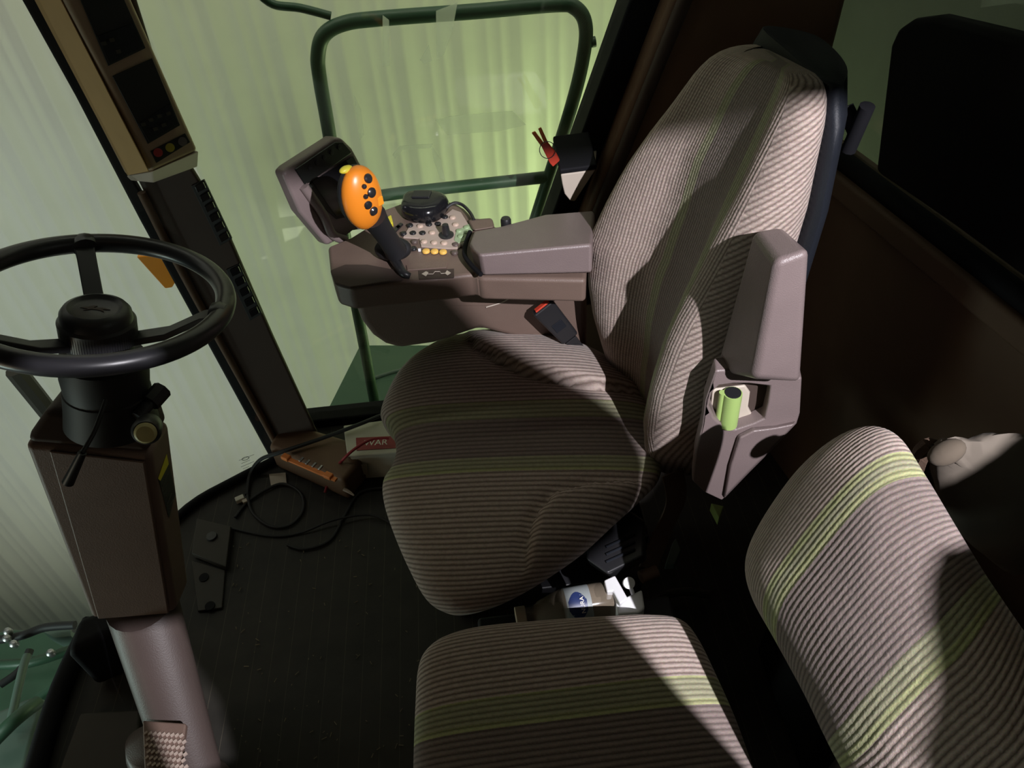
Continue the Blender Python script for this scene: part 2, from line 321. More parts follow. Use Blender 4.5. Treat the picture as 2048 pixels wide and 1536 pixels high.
# rear wall, sill, rear window, grain tank behind
RA, RB = np.array([.712, 1.62, 0]), np.array([1.0, -.05, 0]); rd = np.array([.17, .03, 0]); SZ = .845
bm = MB(); prism(bm, [RA, RB, RB+[0, 0, SZ-.03], RA+[0, 0, SZ-.03]], rd*.3); struct('wall_back', bm, 'wall_brown')
bm = MB(); prism(bm, [RA+[-.03, 0, SZ-.05], RB+[-.03, 0, SZ-.05], RB+[-.03, 0, SZ], RA+[-.03, 0, SZ]], rd*.6); struct('trim_9', bm, 'wall_brown', bevel=.01)
bm = MB(); tube(bm, [RA+[-.0, 0, SZ+.012], RB+[-.0, 0, SZ+.012]], .02, smooth=0); struct('trim_10', bm, 'seal')
bm = MB(); prism(bm, [RA+[.05, 0, SZ], RB+[.05, 0, SZ], RB+[.05, 0, 1.84], RA+[.05, 0, 1.84]], (.006, 0, 0)); struct('window_3', bm, 'glass_rear')
bm = MB(); prism(bm, [RA+[.02, 0, SZ], RA+[.02, -.10, SZ], RA+[.02, -.10, 1.84], RA+[.02, 0, 1.84]], (.04, 0, 0)); struct('trim_11', bm, 'wall_brown', bevel=.01)
# outside: corrugated shed wall and ground
def corr():
    bm = MB(); prof = []; p = .215; x = -6.
    while x < 4.2:
        prof += [(x, 0), (x+.028, .012), (x+.044, .012), (x+.072, 0), (x+.112, 0), (x+.119, .0022), (x+.131, .0022), (x+.138, 0), (x+.165, 0), (x+.171, .0022), (x+.183, .0022), (x+.19, 0)]; x += p
    loft(bm, [[(x, 2.85-d, z) for x, d in prof] for z in (-2.95, 3.2)], closed=False)
    return bm
sm_ = bpy.data.materials.new('reflection_film'); sm_.use_nodes = True; N, L = nodes(sm_); N.remove(N['Principled BSDF']); t_ = N.new('ShaderNodeBsdfTransparent'); tr_ = N.new('ShaderNodeBsdfTranslucent'); tr_.inputs[0].default_value = (.9, .93, .88, 1); ms_ = N.new('ShaderNodeMixShader'); ms_.inputs[0].default_value = .3; L.new(t_.outputs[0], ms_.inputs[1]); L.new(tr_.outputs[0], ms_.inputs[2]); L.new(ms_.outputs[0], N['Material Output'].inputs[0]); MT['reflection_smear'] = sm_  # pale translucent film standing in for reflections on the side glass
wallm = mat('cream_corrugated_steel', (.66, .65, .55), .45, var=.08, vscale=2)
struct('wall_far', corr(), wallm)
bm = MB(); prism(bm, [(-7, -3, -3.0), (5, -3, -3.0), (5, 2.85, -3.0), (-7, 2.85, -3.0)], (0, 0, .05)); struct('ground', bm, 'shed')

# ================================================================== DRIVER SEAT
seat = thing('driver_seat', 'large striped tan and green fabric driver seat with high back, facing the steering wheel', 'seat', (.12, 1.0, .0))
rib = np.array([.095, .995, 0]); cush_st = [(-9, 'tan')]
yy = lambda px, py, z=.5: float(onz(px, py, z) @ rib)
b0, b1, b2, b3 = yy(1000, 943), yy(1000, 912), yy(1000, 836), yy(1000, 803)
MT['fab_cush'] = fabric('driver_cushion_fabric', [(b0-.2, 'tan'), (b0, 'lime'), (b0+.007, 'green'), (b1, 'dark'), (b2, 'green'), (b3-.006, 'lime'), (b3, 'tan')], .0112)
outl = G([(762, 835), (775, 790), (800, 745), (840, 708), (900, 678), (980, 668), (1060, 672), (1130, 686), (1190, 706), (1250, 745), (1300, 800), (1322, 880), (1322, 945), (1290, 985), (1230, 1040), (1170, 1095), (1110, 1138), (1050, 1175), (990, 1204), (930, 1221), (890, 1218), (850, 1192), (815, 1130), (785, 1060), (768, 1005), (767, 968), (783, 940), (793, 905), (785, 870)], onz, .452)
nb = [tuple(onz(px, py, .5)[:2]) for px, py in ((1330, 940), (1250, 952), (1180, 964), (1110, 986), (1075, 1024), (1055, 1080), (1048, 1180))]
nbp = nb+[tuple(onz(1048, 1400, .5)[:2]), tuple(onz(1500, 1400, .5)[:2]), tuple(onz(1500, 930, .5)[:2])]
fb = [tuple(onz(px, py, .5)[:2]) for px, py in ((925, 650), (955, 692), (1000, 722), (1050, 745), (1110, 760), (1180, 770), (1330, 772))]
fbp = fb+[tuple(onz(1500, 500, .5)[:2]), tuple(onz(925, 500, .5)[:2])]
def cush_h(p):
    q = (p[0], p[1]); h = 0.
    for P, L_ in ((nbp, nb), (fbp, fb)):
        d = seg_d(q, L_)
        if inpoly(q, P): h += .023*min(1, d/.016)**.6
        else: h -= .009*max(0, 1-d/.025)
    y = p@rib; h -= .010*math.exp(-((y-(b1+b2)/2)/.07)**2)
    return h
pillow('seat_cushion', outl, (1, 0, 0), (0, 1, 0), (0, 0, 1), .05, .085, MT['fab_cush'], seat, rib, hmod=cush_h, rings=34)
# backrest: stacked cross-sections
FX = [(.40, .295), (.45, .285), (.52, .267), (.60, .247), (.68, .236), (.78, .239), (.854, .268), (.94, .307), (1.05, .370), (1.13, .412), (1.2, .45)]
NX = [(.40, .32), (.45, .308), (.55, .298), (.65, .308), (.75, .328), (.85, .358), (1.0, .406), (1.1, .438), (1.2, .470)]
FY = [(.40, 1.20), (.5, 1.235), (.65, 1.255), (.8, 1.262), (1.0, 1.255), (1.12, 1.235), (1.2, 1.21)]
NY = [(.40, .95), (.5, .928), (.65, .922), (.85, .93), (1.0, .943), (1.1, .96), (1.2, .98)]
RX = [(.4, .46), (.8, .49), (1.0, .508), (1.2, .515)]
def back_sec(z, shr=0., dz=0.):
    xf, xn, yf, yn, xr = interp(z, FX), interp(z, NX), interp(z, FY), interp(z, NY), interp(z, RX)
    dip = interp(z, [(.4, .03), (.6, .062), (.8, .066), (.92, .046), (1.0, .024), (1.1, .012), (1.2, .01)])
    c = np.array([(xf+xr)/2+.02, (yf+yn)/2])
    P = [(xr, yf-.03), (xr-.05, yf+.028), (xf+.07, yf+.036), (xf+.025, yf+.026), (xf, yf-.012), (xf+.010+(xn-xf)*.18, yf-.062), (xf+(xn-xf)*.36+dip*.8, yf-.10), (xf+(xn-xf)*.5+dip, (yf+yn)/2), (xf+(xn-xf)*.7+dip*.8, yn+.088), (xn-(xn-xf)*.12+.006, yn+.050), (xn, yn+.010), (xn+(xr-xn)*.2, yn-.019), (xn+(xr-xn)*.5, yn-.029), (xn+(xr-xn)*.8, yn-.022), (xr, yn+.012), (xr+.012, (yf+yn)/2)]
    P = [c+(np.array(p)-c)*(1-shr) for p in P]
    Q = smooth_path(P, 6, True)
    tilt = lambda y: (.02*(1.08-y)/.15) * max(0, (z-.9)/.25)
    return [np.array([q[0], q[1], z+dz+tilt(q[1])]) for q in Q]
bm = MB(); lr = bm.loops.layers.uv.new('rib'); lb = bm.loops.layers.uv.new('band'); rows = []
zs = [.40, .405, .42, .45]+list(np.linspace(.48, 1.11, 40))+[1.125, 1.14, 1.15, 1.157, 1.161, 1.163]
sh = {0: .25, 1: .12, 2: .05, 3: .01}; nz_ = len(zs)
for k, s_ in zip(range(nz_-6, nz_), (.012, .04, .09, .16, .27, .42)): sh[k] = s_
uvd = {}; uvf = {}; flank = set()
for i, z in enumerate(zs):
    s = back_sec(min(z, 1.2), sh.get(i, 0)); row = []
    full = back_sec(min(z, 1.2)); arc = 0; arcs = [0]
    for a, c in zip(full[:-1], full[1:]): arc += np.linalg.norm((c-a)[:2]); arcs.append(arc)
    i0 = 7*6; 
    for j, p in enumerate(s):
        v = bm.verts.new(_v(p)); row.append(v); a = arcs[j]-arcs[i0]
        t0 = (full[j][1]-interp(z, FY))/(interp(z, NY)-interp(z, FY))
        a62 = arcs[62]-arcs[i0]
        uvd[v] = (a, z, t0 if 4*6-6 <= j <= 10*6+2 else (1.5 if j > 60 else -.5)); uvf[v] = (a62+(a-a62)*.5-.42*(z-.8), z)
    rows.append(row)
for a, c in zip(rows[:-1], rows[1:]):
    n = len(a)
    for i in range(n):
        f = bm.faces.new((a[i], a[(i+1) % n], c[(i+1) % n], c[i]))
        if i >= 62: flank.add(f)
bm.faces.new(rows[0][::-1]); bm.faces.new(rows[-1])
for f in bm.faces:
    for l in f.loops: d = uvd[l.vert]; l[lr].uv = uvf[l.vert] if f in flank else d[:2]; l[lb].uv = (1.5 if f in flank else d[2], 0)
MT['fab_back'] = fabric('driver_back_fabric', [(-2, 'tan'), (.385, 'green'), (.46, 'dark'), (.80, 'green'), (.89, 'tan')], .0066, dots=.25)
obj('backrest', bm, MT['fab_back'], seat, sharp=180)
# dark shell behind the backrest
bm = MB(); secs = []
for z in np.linspace(.45, 1.17, 18):
    xr = interp(z, RX); yf, yn = interp(z, FY), interp(z, NY); k = .02 if z > 1.15 else 0
    secs.append([np.array([*q, z]) for q in smooth_path([np.array(p) for p in ((xr-.012, yf+.012-k), (xr+.045, yf-.03-k), (xr+.055, (yf+yn)/2), (xr+.04, yn+.02+k), (xr-.002, yn-.026+k), (xr-.012, (yf+yn)/2))], 5, True)])
loft(bm, secs); obj('back_shell', bm, 'navy', seat, sharp=60)
pass
bm = MB(); a = onx(1697, 300, .57); c = onx(1735, 212, .57); tube(bm, [a, c], .011, smooth=0); tube(bm, [onx(1690, 215, .56), onx(1712, 262, .575)], .012, smooth=0); obj('recline_lever', bm, 'seal', seat)
# seat base, rails, belt reel, strap, buckle
bm = MB(); secs = []
for k in range(9):
    z = .07+k*.033; g = .012*(k % 2); secs.append([(x, y, z) for x, y in ((-.04+g, .99+g), (.27-g, .99+g), (.30-g, 1.02), (.30-g, 1.22-g), (.27, 1.25-g), (-.04, 1.25-g), (-.07+g, 1.22), (-.07+g, 1.02))])
loft(bm, secs); obj('suspension_bellows', bm, 'rubber', seat)
bm = MB(); box(bm, (.1, 1.11, .036), .22, .19, .035); obj('base_plate', bm, 'black', seat, .006)
bm = MB(); box(bm, (.08, .875, .345), .20, .05, .012); box(bm, (.08, 1.17, .345), .20, .05, .012); box(bm, (.09, 1.0, .352), .2, .17, .012); obj('seat_frame', bm, 'black', seat, .004)
P_ = onz(1240, 1088, .36); bm = MB(); hexa(bm, G([(1178, 1062), (1262, 1022), (1290, 1042), (1288, 1112), (1215, 1148), (1172, 1118)], onz, .375), G([(1184, 1072), (1268, 1032), (1296, 1052), (1294, 1122), (1221, 1158), (1178, 1128)], onz, .32)); reel = obj('belt_reel', bm, 'black', seat, .006)
for k in range(3):
    bm = MB(); a = onz(1212, 1094+k*15, .378); c = onz(1270, 1068+k*15, .378); tube(bm, [a, c], .0025, n=6, smooth=0); obj('reel_rib', bm, 'navy', reel)
sp = [onz(1345, 945, .47), onz(1352, 1000, .42), onz(1325, 1065, .36), onz(1296, 1135, .30)]
bm = MB(); P = smooth_path(sp, 6); secs = []
for i, p in enumerate(P):
    d = P[min(i+1, len(P)-1)]-P[max(i-1, 0)]; d /= np.linalg.norm(d); w = np.array([.9, .42, 0]); w -= d*(w@d); w /= np.linalg.norm(w); t = np.cross(d, w)
    secs.append([p+w*.024+t*.0015, p-w*.024+t*.0015, p-w*.024-t*.0015, p+w*.024-t*.0015])
loft(bm, secs); obj('seat_belt', bm, 'strap', seat)
bm = MB(); lathe(bm, onz(1297, 1148, .29), (1, .3, 0), [(.0, -.02), (.013, -.018), (.013, .018), (.0, .02)], 16); obj('belt_bolt', bm, 'brown_trim', seat)
# buckle on its stalk, far side of the cushion
a = ony(1087, 617, 1.262); c = ony(1142, 680, 1.262); ax = a-c; Ln = np.linalg.norm(ax); ax /= Ln; n_ = np.array([0, -.93, .36]); n_ -= ax*(n_@ax); n_ /= np.linalg.norm(n_); s_ = np.cross(n_, ax)
bm = MB(); hexa(bm, [a+s_*.0265, a-s_*.0265, c-s_*.021, c+s_*.021], [p-n_*.02 for p in (a+s_*.0265, a-s_*.0265, c-s_*.021, c+s_*.021)]); bk = obj('belt_buckle', bm, 'black', seat, .005)
bm = MB(); box(bm, a+ax*.0012-n_*.010, .018, .006, .002, (s_, n_, ax)); obj('release_button', bm, 'red', bk, .001)
bm = MB(); box(bm, (a*.45+c*.55)+n_*.0006, .013, .012, .001, (s_, ax, n_)); obj('logo_plate', bm, 'navy', bk, .0008)
bm = MB(); hexa(bm, [c+s_*.014, c-s_*.014, c-ax*.05-s_*.012, c-ax*.05+s_*.012], [p-n_*.006 for p in (c+s_*.014, c-s_*.014, c-ax*.05-s_*.012, c-ax*.05+s_*.012)]); obj('buckle_stalk', bm, 'black', bk, .001)
# near armrest, folded up
An, Af = .775, .888
T = [ony(1549, 524, An), ony(1622, 497, An)]; T += [ony(1568, 452, Af), ony(1506, 459, Af)]
Bq = [ony(1507, 758, An), ony(1603, 768, An)]; off = np.array(T[2])-T[1]; Bq += [Bq[1]+off, ony(1426, 745, Af)]
arm = None
bm = MB(); hexa(bm, T, Bq); arm = obj('armrest', bm, 'brown_pad', seat, .012, 4)
hole = [(1424, 786), (1438, 772), (1466, 768), (1498, 768), (1540, 773), (1536, 806), (1528, 838), (1506, 848), (1470, 860), (1446, 852), (1428, 836), (1418, 812)]
outr = [(1430, 742), (1470, 738), (1512, 748), (1518, 758), (1604, 756), (1600, 828), (1594, 848), (1560, 884), (1500, 944), (1444, 1002), (1408, 985), (1384, 962), (1390, 905), (1404, 850), (1410, 800)]
Bn = .846
bm = MB(); holed(bm, G(outr, ony, Bn-.004), G(hole, ony, Bn-.004), (.008, .032, .0)); br = obj('armrest_bracket', bm, 'brown_pad', arm, .004, 3)
bm = MB(); hexa(bm, G([(1474, 868), (1505, 853), (1552, 850), (1596, 840), (1560, 884), (1500, 944), (1446, 1000), (1456, 930)], ony, Bn-.003), G([(1480, 876), (1508, 862), (1552, 856), (1590, 848), (1556, 884), (1500, 940), (1450, 992), (1462, 930)], ony, Bn-.016)); obj('bracket_facet', bm, 'brown_pad', br, .004)
bm = MB(); prism(bm, G([(1424, 780), (1490, 772), (1500, 786), (1496, 815), (1510, 842), (1512, 850), (1450, 860), (1420, 830)], ony, Bn+.020), (0.002, .006, 0)); obj('inner_lip', bm, 'greige', br, .003)
bm = MB(); prism(bm, G([(1410, 765), (1546, 765), (1540, 858), (1410, 862)], ony, Bn+.0275), (.002, .004, 0)); obj('cavity_back', bm, 'brown_dark', br)
bm = MB(); a = ony(1466, 786, Bn+.004); c = ony(1456, 848, Bn+.004); tube(bm, [c, a], .0155, n=20, smooth=0); tube(bm, [c+[-.016, .004, 0], a+[-.016, .004, 0]], .006, n=10, smooth=0); kn = obj('adjuster_knob', bm, 'lime_tube', br, label='lime green tubular knob')
bm = MB(); d_ = (a-c)/np.linalg.norm(a-c); tube(bm, [a-d_*.001, a+d_*.0015], .0135, n=20, smooth=0); obj('knob_end', bm, 'black', kn)

# ================================================================== PASSENGER SEAT
ps = thing('passenger_seat', 'small striped fabric passenger seat with low separate back pad, nearest the camera', 'seat', (.1, .4, 0))
z_ = .455; yp = lambda px, py, z=.5: float(onz(px, py, z)[1])
pass
st = [(yp(1420, 1400)-.13, 'lime'), (yp(1420, 1400)-.124, 'green'), (yp(1420, 1400)-.10, 'dark'), (yp(1420, 1400), 'lime'), (yp(1420, 1400)+.006, 'green'), (yp(1395, 1348), 'lime'), (yp(1395, 1340), 'tan')]
MT['fab_pc'] = fabric('passenger_cushion_fabric', [(st[0][0]-.3, 'tan')]+st, .0088)
outl = G([(836, 1345), (852, 1305), (890, 1277), (960, 1258), (1080, 1246), (1200, 1238), (1300, 1234), (1362, 1244), (1395, 1280), (1430, 1350), (1470, 1440), (1505, 1536), (1560, 1680), (1560, 1760), (1480, 1800), (1200, 1820), (950, 1815), (850, 1790), (826, 1700), (826, 1600), (828, 1500), (831, 1420)], onz, z_)
pillow('seat_cushion', outl, (1, 0, 0), (0, 1, 0), (0, 0, 1), .038, .075, MT['fab_pc'], ps, (0, 1, 0), p=4.5, q=2.6)
pa_, pb_ = ony(1492, 1140, .54), ony(1736, 852, .575); PB = Plane(pa_, pb_, pa_+np.array([.08, -.39, 0])); PBn = PB.n
pr_ = np.array([-.22, .97, -.10]); pr_ -= PBn*(pr_@PBn); pr_ /= np.linalg.norm(pr_); yb = lambda px, py: float(PB.at(px, py, .04)@pr_)
MT['fab_pb'] = fabric('passenger_back_fabric', [(-2, 'tan'), (yb(1778, 1327)-.043, 'lime'), (yb(1778, 1327)-.036, 'green'), (yb(1778, 1327)-.014, 'lime'), (yb(1778, 1327)-.007, 'dark'), (yb(1688, 1057), 'lime'), (yb(1678, 1056), 'green'), (yb(1645, 1050), 'lime'), (yb(1636, 1049), 'tan')], .0072)
pass
outl = [PB.at(*p) for p in [(1492, 1140), (1502, 1085), (1540, 1015), (1600, 935), (1670, 876), (1736, 852), (1796, 872), (1850, 950), (1910, 1050), (1965, 1140), (2015, 1215), (2080, 1310), (2200, 1500), (2290, 1680), (2250, 1800), (2100, 1830), (1900, 1790), (1770, 1660), (1685, 1536), (1612, 1390), (1552, 1280), (1508, 1200)]]
pillow('backrest', outl, (0, 1, 0), (0, 0, 1), PBn, .046, .030, MT['fab_pb'], ps, pr_, p=2.2, q=1.6)
bm = MB(); box(bm, (.09, .40, .22), .17, .13, .22); obj('seat_box', bm, 'rubber', ps, .02)
bm = MB(); tube(bm, [(.30, .30, .40), (.40, .32, .45), (.43, .33, .60), (.445, .33, .75)], .016); obj('back_bracket', bm, 'black', ps)

# ================================================================== STEERING WHEEL AND COLUMN
k_ = .185/.2; wc = C0+k_*(np.array([-.6202, 1.0644, .8852])-C0); wn = np.array([.2448, .1273, .9612]); wn /= np.linalg.norm(wn)
wu = np.cross([0, 1, 0], wn); wu /= np.linalg.norm(wu); wv_ = np.cross(wn, wu); R = .185
sw = thing('steering_wheel', 'black three spoke steering wheel with round ribbed hub cap', 'steering wheel', wc-wn*.09)
def wp(ang, r, h=0.): return wc+r*(math.cos(ang)*wu+math.sin(ang)*wv_)+wn*h
bm = MB(); n1, n2 = 96, 16; rr = .0158
V_ = [[bm.verts.new(_v(wp(2*math.pi*i/n1, R+rr*math.cos(2*math.pi*j/n2), rr*math.sin(2*math.pi*j/n2)))) for j in range(n2)] for i in range(n1)]
for i in range(n1):
    for j in range(n2): bm.faces.new((V_[i][j], V_[(i+1) % n1][j], V_[(i+1) % n1][(j+1) % n2], V_[i][(j+1) % n2]))
obj('rim', bm, 'wheel', sw, sharp=180)
def ang_of(px, py):
    d = ray(px, py); p = C0+d*(((wc-C0)@wn)/(d@wn)); q = p-wc; return math.atan2(q@wv_, q@wu)
a0 = ang_of(168, 490)
for a in (a0, a0-math.radians(118), a0+math.radians(118)):
    bm = MB(); secs = []
    for r, h, w, t in ((R-.004, -.002, .016, .007), (R-.03, -.010, .0145, .006), (.10, -.048, .0145, .006), (.045, -.068, .016, .006)):
        tn = -math.sin(a)*wu+math.cos(a)*wv_; p = wp(a, r, h); secs.append([p+tn*w+wn*t, p-tn*w+wn*t, p-tn*w-wn*t, p+tn*w-wn*t])
    loft(bm, secs); sp_ = obj('spoke', bm, 'cap', sw, .002)
    bm = MB(); lathe(bm, wp(a, R-.006), math.cos(a)*wu+math.sin(a)*wv_, [(.0, -.012), (.015, -.010), (.0185, 0), (.016, .012), (0, .013)], 16, squash=(1.3, 1)); obj('spoke_boss', bm, 'wheel', sp_)
hc_ = .86; dtop = ray(190, 614); ptop = C0+dtop*((wc-C0)@fwd*1.0); hub = ptop-wn*.038
bm = MB(); lathe(bm, hub, wn, [(0, -.075), (.046, -.075), (.049, -.02), (.0535, -.018), (.0555, .014), (.052, .018)], 64)
obj('hub', bm, 'cap', sw)
bm = MB()
for i in range(90):
    a = 2*math.pi*i/90; d = math.cos(a)*wu+math.sin(a)*wv_; box(bm, hub+d*.0546-wn*.002, .0008, .0014, .0155, (d, np.cross(wn, d), wn))
obj('hub_knurling', bm, 'cap', sw)
bm = MB(); lathe(bm, hub, wn, [(.052, .016), (.050, .029), (.045, .036), (.038, .039), (.033, .035), (.030, .033), (0, .033)], 64); cp = obj('hub_cap', bm, 'cap', sw)
# raised leaping mark in the middle of the cap
lg = [(-.026, .002), (-.014, .007), (-.006, .013), (.0, .012), (-.004, .006), (.012, .008), (.024, .003), (.012, .002), (.016, -.006), (.006, -.001), (-.006, .0), (-.018, -.006), (-.012, .0)]
bm = MB(); prism(bm, [hub+wn*.0332+wu*x*.85+wv_*y*.85 for x, y in lg], wn*.0008); obj('emblem', bm, 'brown_dark', cp, label='small leaping animal emblem')

sc = thing('steering_column', 'brown tapering steering column with black collar, lever and yellow knob', 'steering column', (-.72, .80, 0))
bm = MB(); lathe(bm, hub-wn*.055, -wn, [(.0, .0), (.064, 0), (.066, .03), (.064, .06), (.066, .062), (.069, .10), (.073, .128), (.0, .13)], 40); obj('collar', bm, 'rubber', sc)
yt, yb_ = .90, .825
Tq = [ony(45, 888, yt), ony(300, 908, yt)]
far_r = onz(338, 838, Tq[1][2]); far_l = Tq[0]+(far_r-Tq[1])
Bt = [ony(182, 1240, yb_), ony(352, 1226, yb_)]; bfar = (far_r-Tq[1])*.85
bm = MB(); secs = [[Bt[0], Bt[1], Bt[1]+bfar, Bt[0]+bfar]]
secs.append([Tq[0], Tq[1], far_r, far_l])
up_s = np.array([.005, .03, .055]); t2 = [Tq[0]+(Tq[1]-Tq[0])*.22+up_s, Tq[1]-(Tq[1]-Tq[0])*.07+up_s, far_r+up_s*.95+(Tq[0]-Tq[1])*.05, far_l+up_s*.95+(Tq[1]-Tq[0])*.24]
loft(bm, secs); hous = obj('housing', bm, 'column', sc, .012, 4)
bm = MB(); loft(bm, [[Tq[0]*1, Tq[1], far_r, far_l], t2]); obj('housing_top', bm, 'brown_dark', sc, .012, 4)
# raised front panel edge
bm = MB(); Lx = Tq[0]+(Tq[1]-Tq[0])*.2; Lb = Bt[0]+(Bt[1]-Bt[0])*.12
prism(bm, [Lx+[0, -.001, -.006], Tq[1]+[-.012, -.001, -.012], Bt[1]+[-.008, -.001, .01], Lb+[0, -.001, .01]], (0, -.006, .001)); obj('front_panel', bm, 'column', hous, .005)
# lower tube
bm = MB(); bb0 = onz(386, 1545, .05); secs = []
for t in np.linspace(0, 1, 8):
    c_ = (Bt[0]+Bt[1]+bfar)/2*(1-t)+(bb0)*t; w = .068-.014*t; secs.append([c_+np.array([w*math.cos(a), w*math.sin(a), 0]) for a in np.linspace(0, 2*math.pi, 24, endpoint=False)])
loft(bm, secs); obj('lower_tube', bm, 'column_low', sc)
bb = onz(398, 1590, 0.); bm = MB(); secs = []
for k, (r_, h) in enumerate(((.075, .0), (.080, .02), (.068, .035), (.074, .05), (.064, .066), (.068, .08), (.056, .10))): secs.append([bb+np.array([-.012*k, .012*k, 0])+np.array([(r_+.004*math.sin(3*a+k))*math.cos(a)*.95, (r_+.004*math.cos(2*a+k))*math.sin(a)*.8, h]) for a in np.linspace(0, 2*math.pi, 28, endpoint=False)])
loft(bm, secs); obj('boot', bm, 'column_low', sc, sharp=70)
# lever, knobs, light stalk
bm = MB(); tube(bm, [ony(212, 800, .87), ony(190, 860, .83), ony(165, 905, .80)], .0035); a_ = ony(165, 905, .80); c_ = ony(136, 965, .79); tube(bm, [a_, c_], lambda t: .006+.003*t, n=12, smooth=3); obj('lever', bm, 'black', sc)
kb = ony(291, 866, .80); ko = np.array([.25, -.85, .45])
bm = MB(); lathe(bm, kb-ko*.04, ko, [(0, 0), (.019, .0), (.021, .03), (.017, .038), (0, .038)], 24); kh = obj('knob_sleeve', bm, 'black', sc)
bm = MB(); lathe(bm, kb, ko, [(.0, -.008), (.0155, -.008), (.0155, .002), (.012, .006), (0, .007)], 24); obj('knob', bm, 'cream', sc, label='pale yellow push knob')
bm = MB(); a_ = ony(300, 806, .93); c_ = ony(318, 786, .95); tube(bm, [a_-(c_-a_)*1.4, a_+(c_-a_)*.1], .010, n=14, smooth=0); tube(bm, [a_, c_+(c_-a_)*.4], .016, n=8, smooth=0); obj('switch_stalk', bm, 'black', sc)
# warning sticker on the right flank of the housing
SP = Plane(Tq[1], far_r, Bt[1])
bm = MB(); prism(bm, [SP.at(*p, .0008) for p in ((316, 957), (333, 908), (337, 928), (320, 962))], SP.n*.0006); obj('warning_strip', bm, 'yellow', hous)
bm = MB(); prism(bm, [SP.at(*p, .0006) for p in ((318, 962), (338, 925), (350, 988), (338, 1036))], SP.n*.0006); st_ = obj('warning_label', bm, 'dark_ink', hous)
bm = MB()
for k in range(5):
    t = k/5; a_ = SP.at(324+3.5*k, 972+12*k, .0016); c_ = SP.at(337+2.6*k, 945+13*k, .0016); tube(bm, [a_, a_+(c_-a_)*.9], .0011, n=4, smooth=0)
obj('label_lines', bm, 'grey', st_)
# brake pedal by the column foot and little floor plate
pd = thing('foot_pedal', 'worn brown foot pedal with woven tread beside the column foot', 'pedal', onz(320, 1500, .02))
pz = .20; bm = MB(); prism(bm, G([(284, 1440), (372, 1446), (352, 1600), (290, 1590)], onz, pz), (0, 0, -.014)); pp = obj('pedal_plate', bm, 'column', pd, .004)
bm = MB(); U_ = onz(372, 1446, pz)-onz(284, 1440, pz); V2 = onz(290, 1590, pz)-onz(284, 1440, pz); o_ = onz(284, 1440, pz)
for i in range(9):
    for j in range(12):
        if (j < 2): continue
        c_ = o_+U_*(.08+.1*i+.05*(j % 2))+V2*(j/12+.02)+np.array([0, 0, .001]); box(bm, c_, .0036, .0022, .0022, ((.8, .6, 0), (-.6, .8, 0), (0, 0, 1)))
obj('tread', bm, 'tan_panel', pp)
bm = MB(); tube(bm, [onz(320, 1560, .18), onz(330, 1640, .02)], .012, smooth=0); obj('pedal_arm', bm, 'black', pd)
fp = thing('floor_plate', 'dark metal floor plate with round bolt, at the windscreen edge', 'plate', onz(420, 1080, 0))
bm = MB(); prism(bm, G([(393, 1036), (462, 1052), (452, 1134), (383, 1106)], onz, .022), (0, 0, -.02)); pl_ = obj('plate', bm, 'grey', fp, .003)
bm = MB(); lathe(bm, onz(424, 1074, .022), (0, 0, 1), [(0, 0), (.014, 0), (.013, .006), (0, .007)], 20); obj('bolt', bm, 'black', fp)
fp2 = thing('heel_plate', 'small dark floor plate with two holes, below the bolted plate', 'plate', onz(415, 1200, 0))
bm = MB(); prism(bm, G([(383, 1120), (450, 1140), (444, 1215), (395, 1222)], onz, .008), (0, 0, -.007)); obj('plate', bm, 'grey', fp2, .002)
for px, py in ((408, 1155), (420, 1212)):
    bm = MB(); lathe(bm, onz(px, py, .009), (0, 0, 1), [(0, 0), (.012, 0), (.012, .002), (0, .002)], 18); obj('bolt_hole', bm, 'seal', fp2)

# ================================================================== CONSOLE
cn = thing('armrest_console', 'brown right hand control console with padded armrest and rows of buttons', 'console', (.0, 1.38, .40))
TZ = .752
tray = [(655, 492), (700, 474), (735, 452), (762, 420), (800, 406), (870, 398), (908, 403), (930, 416), (948, 434), (984, 436), (990, 452), (1040, 450), (1168, 440), (1176, 470), (1172, 560), (960, 556), (950, 548), (830, 562), (700, 576), (668, 566), (660, 540)]
bm = MB(); prism(bm, G(tray, onz, TZ), (0, .0, -.055)); obj('tray', bm, 'brown', cn, .010, 4)
CY = 1.315
side = [(704, 572), (709, 610), (722, 645), (745, 675), (770, 692), (800, 700), (870, 690), (960, 660), (1176, 716), (1176, 540), (960, 552), (830, 562)]
bm = MB(); prism(bm, G(side, ony, CY), (0, .2, 0)); obj('side_body', bm, 'brown', cn, .018, 4)
bm = MB(); prism(bm, G([(712, 578), (830, 566), (960, 556), (1050, 552), (1046, 562), (1024, 588), (1000, 604), (974, 612), (714, 612)], ony, CY-.002), (0, .01, 0)); obj('access_cover', bm, 'brown', cn, .002)
bm = MB(); tube(bm, [p+[0, -.0028, 0] for p in G([(1051, 553), (1038, 576), (1010, 600), (972, 613)], ony, CY)], .0014, n=6); obj('cover_seam', bm, 'greige', cn)
# padded armrest
pz_ = .812
Tp = [onz(px, py, h) for px, py, h in ((945, 497, .810), (938, 485, .803), (946, 462, .786), (1000, 452, .780), (1090, 428, .772), (1190, 420, .772), (1184, 488, .812), (958, 510, .814))]
Bp = G([(962, 548), (950, 535), (952, 505), (1005, 490), (1090, 470), (1190, 457), (1184, 548), (966, 552)], onz, .757)
bm = MB(); hexa(bm, Tp, Bp); obj('armrest_pad', bm, 'brown_pad', cn, .014, 4)
bm = MB(); tube(bm, G([(940, 464), (931, 490), (930, 512), (946, 534), (962, 549)], onz, .768), .005, n=8); obj('pad_shadow_edge', bm, 'seal', cn)  # dark strip painting the shadow edge between panel and pad
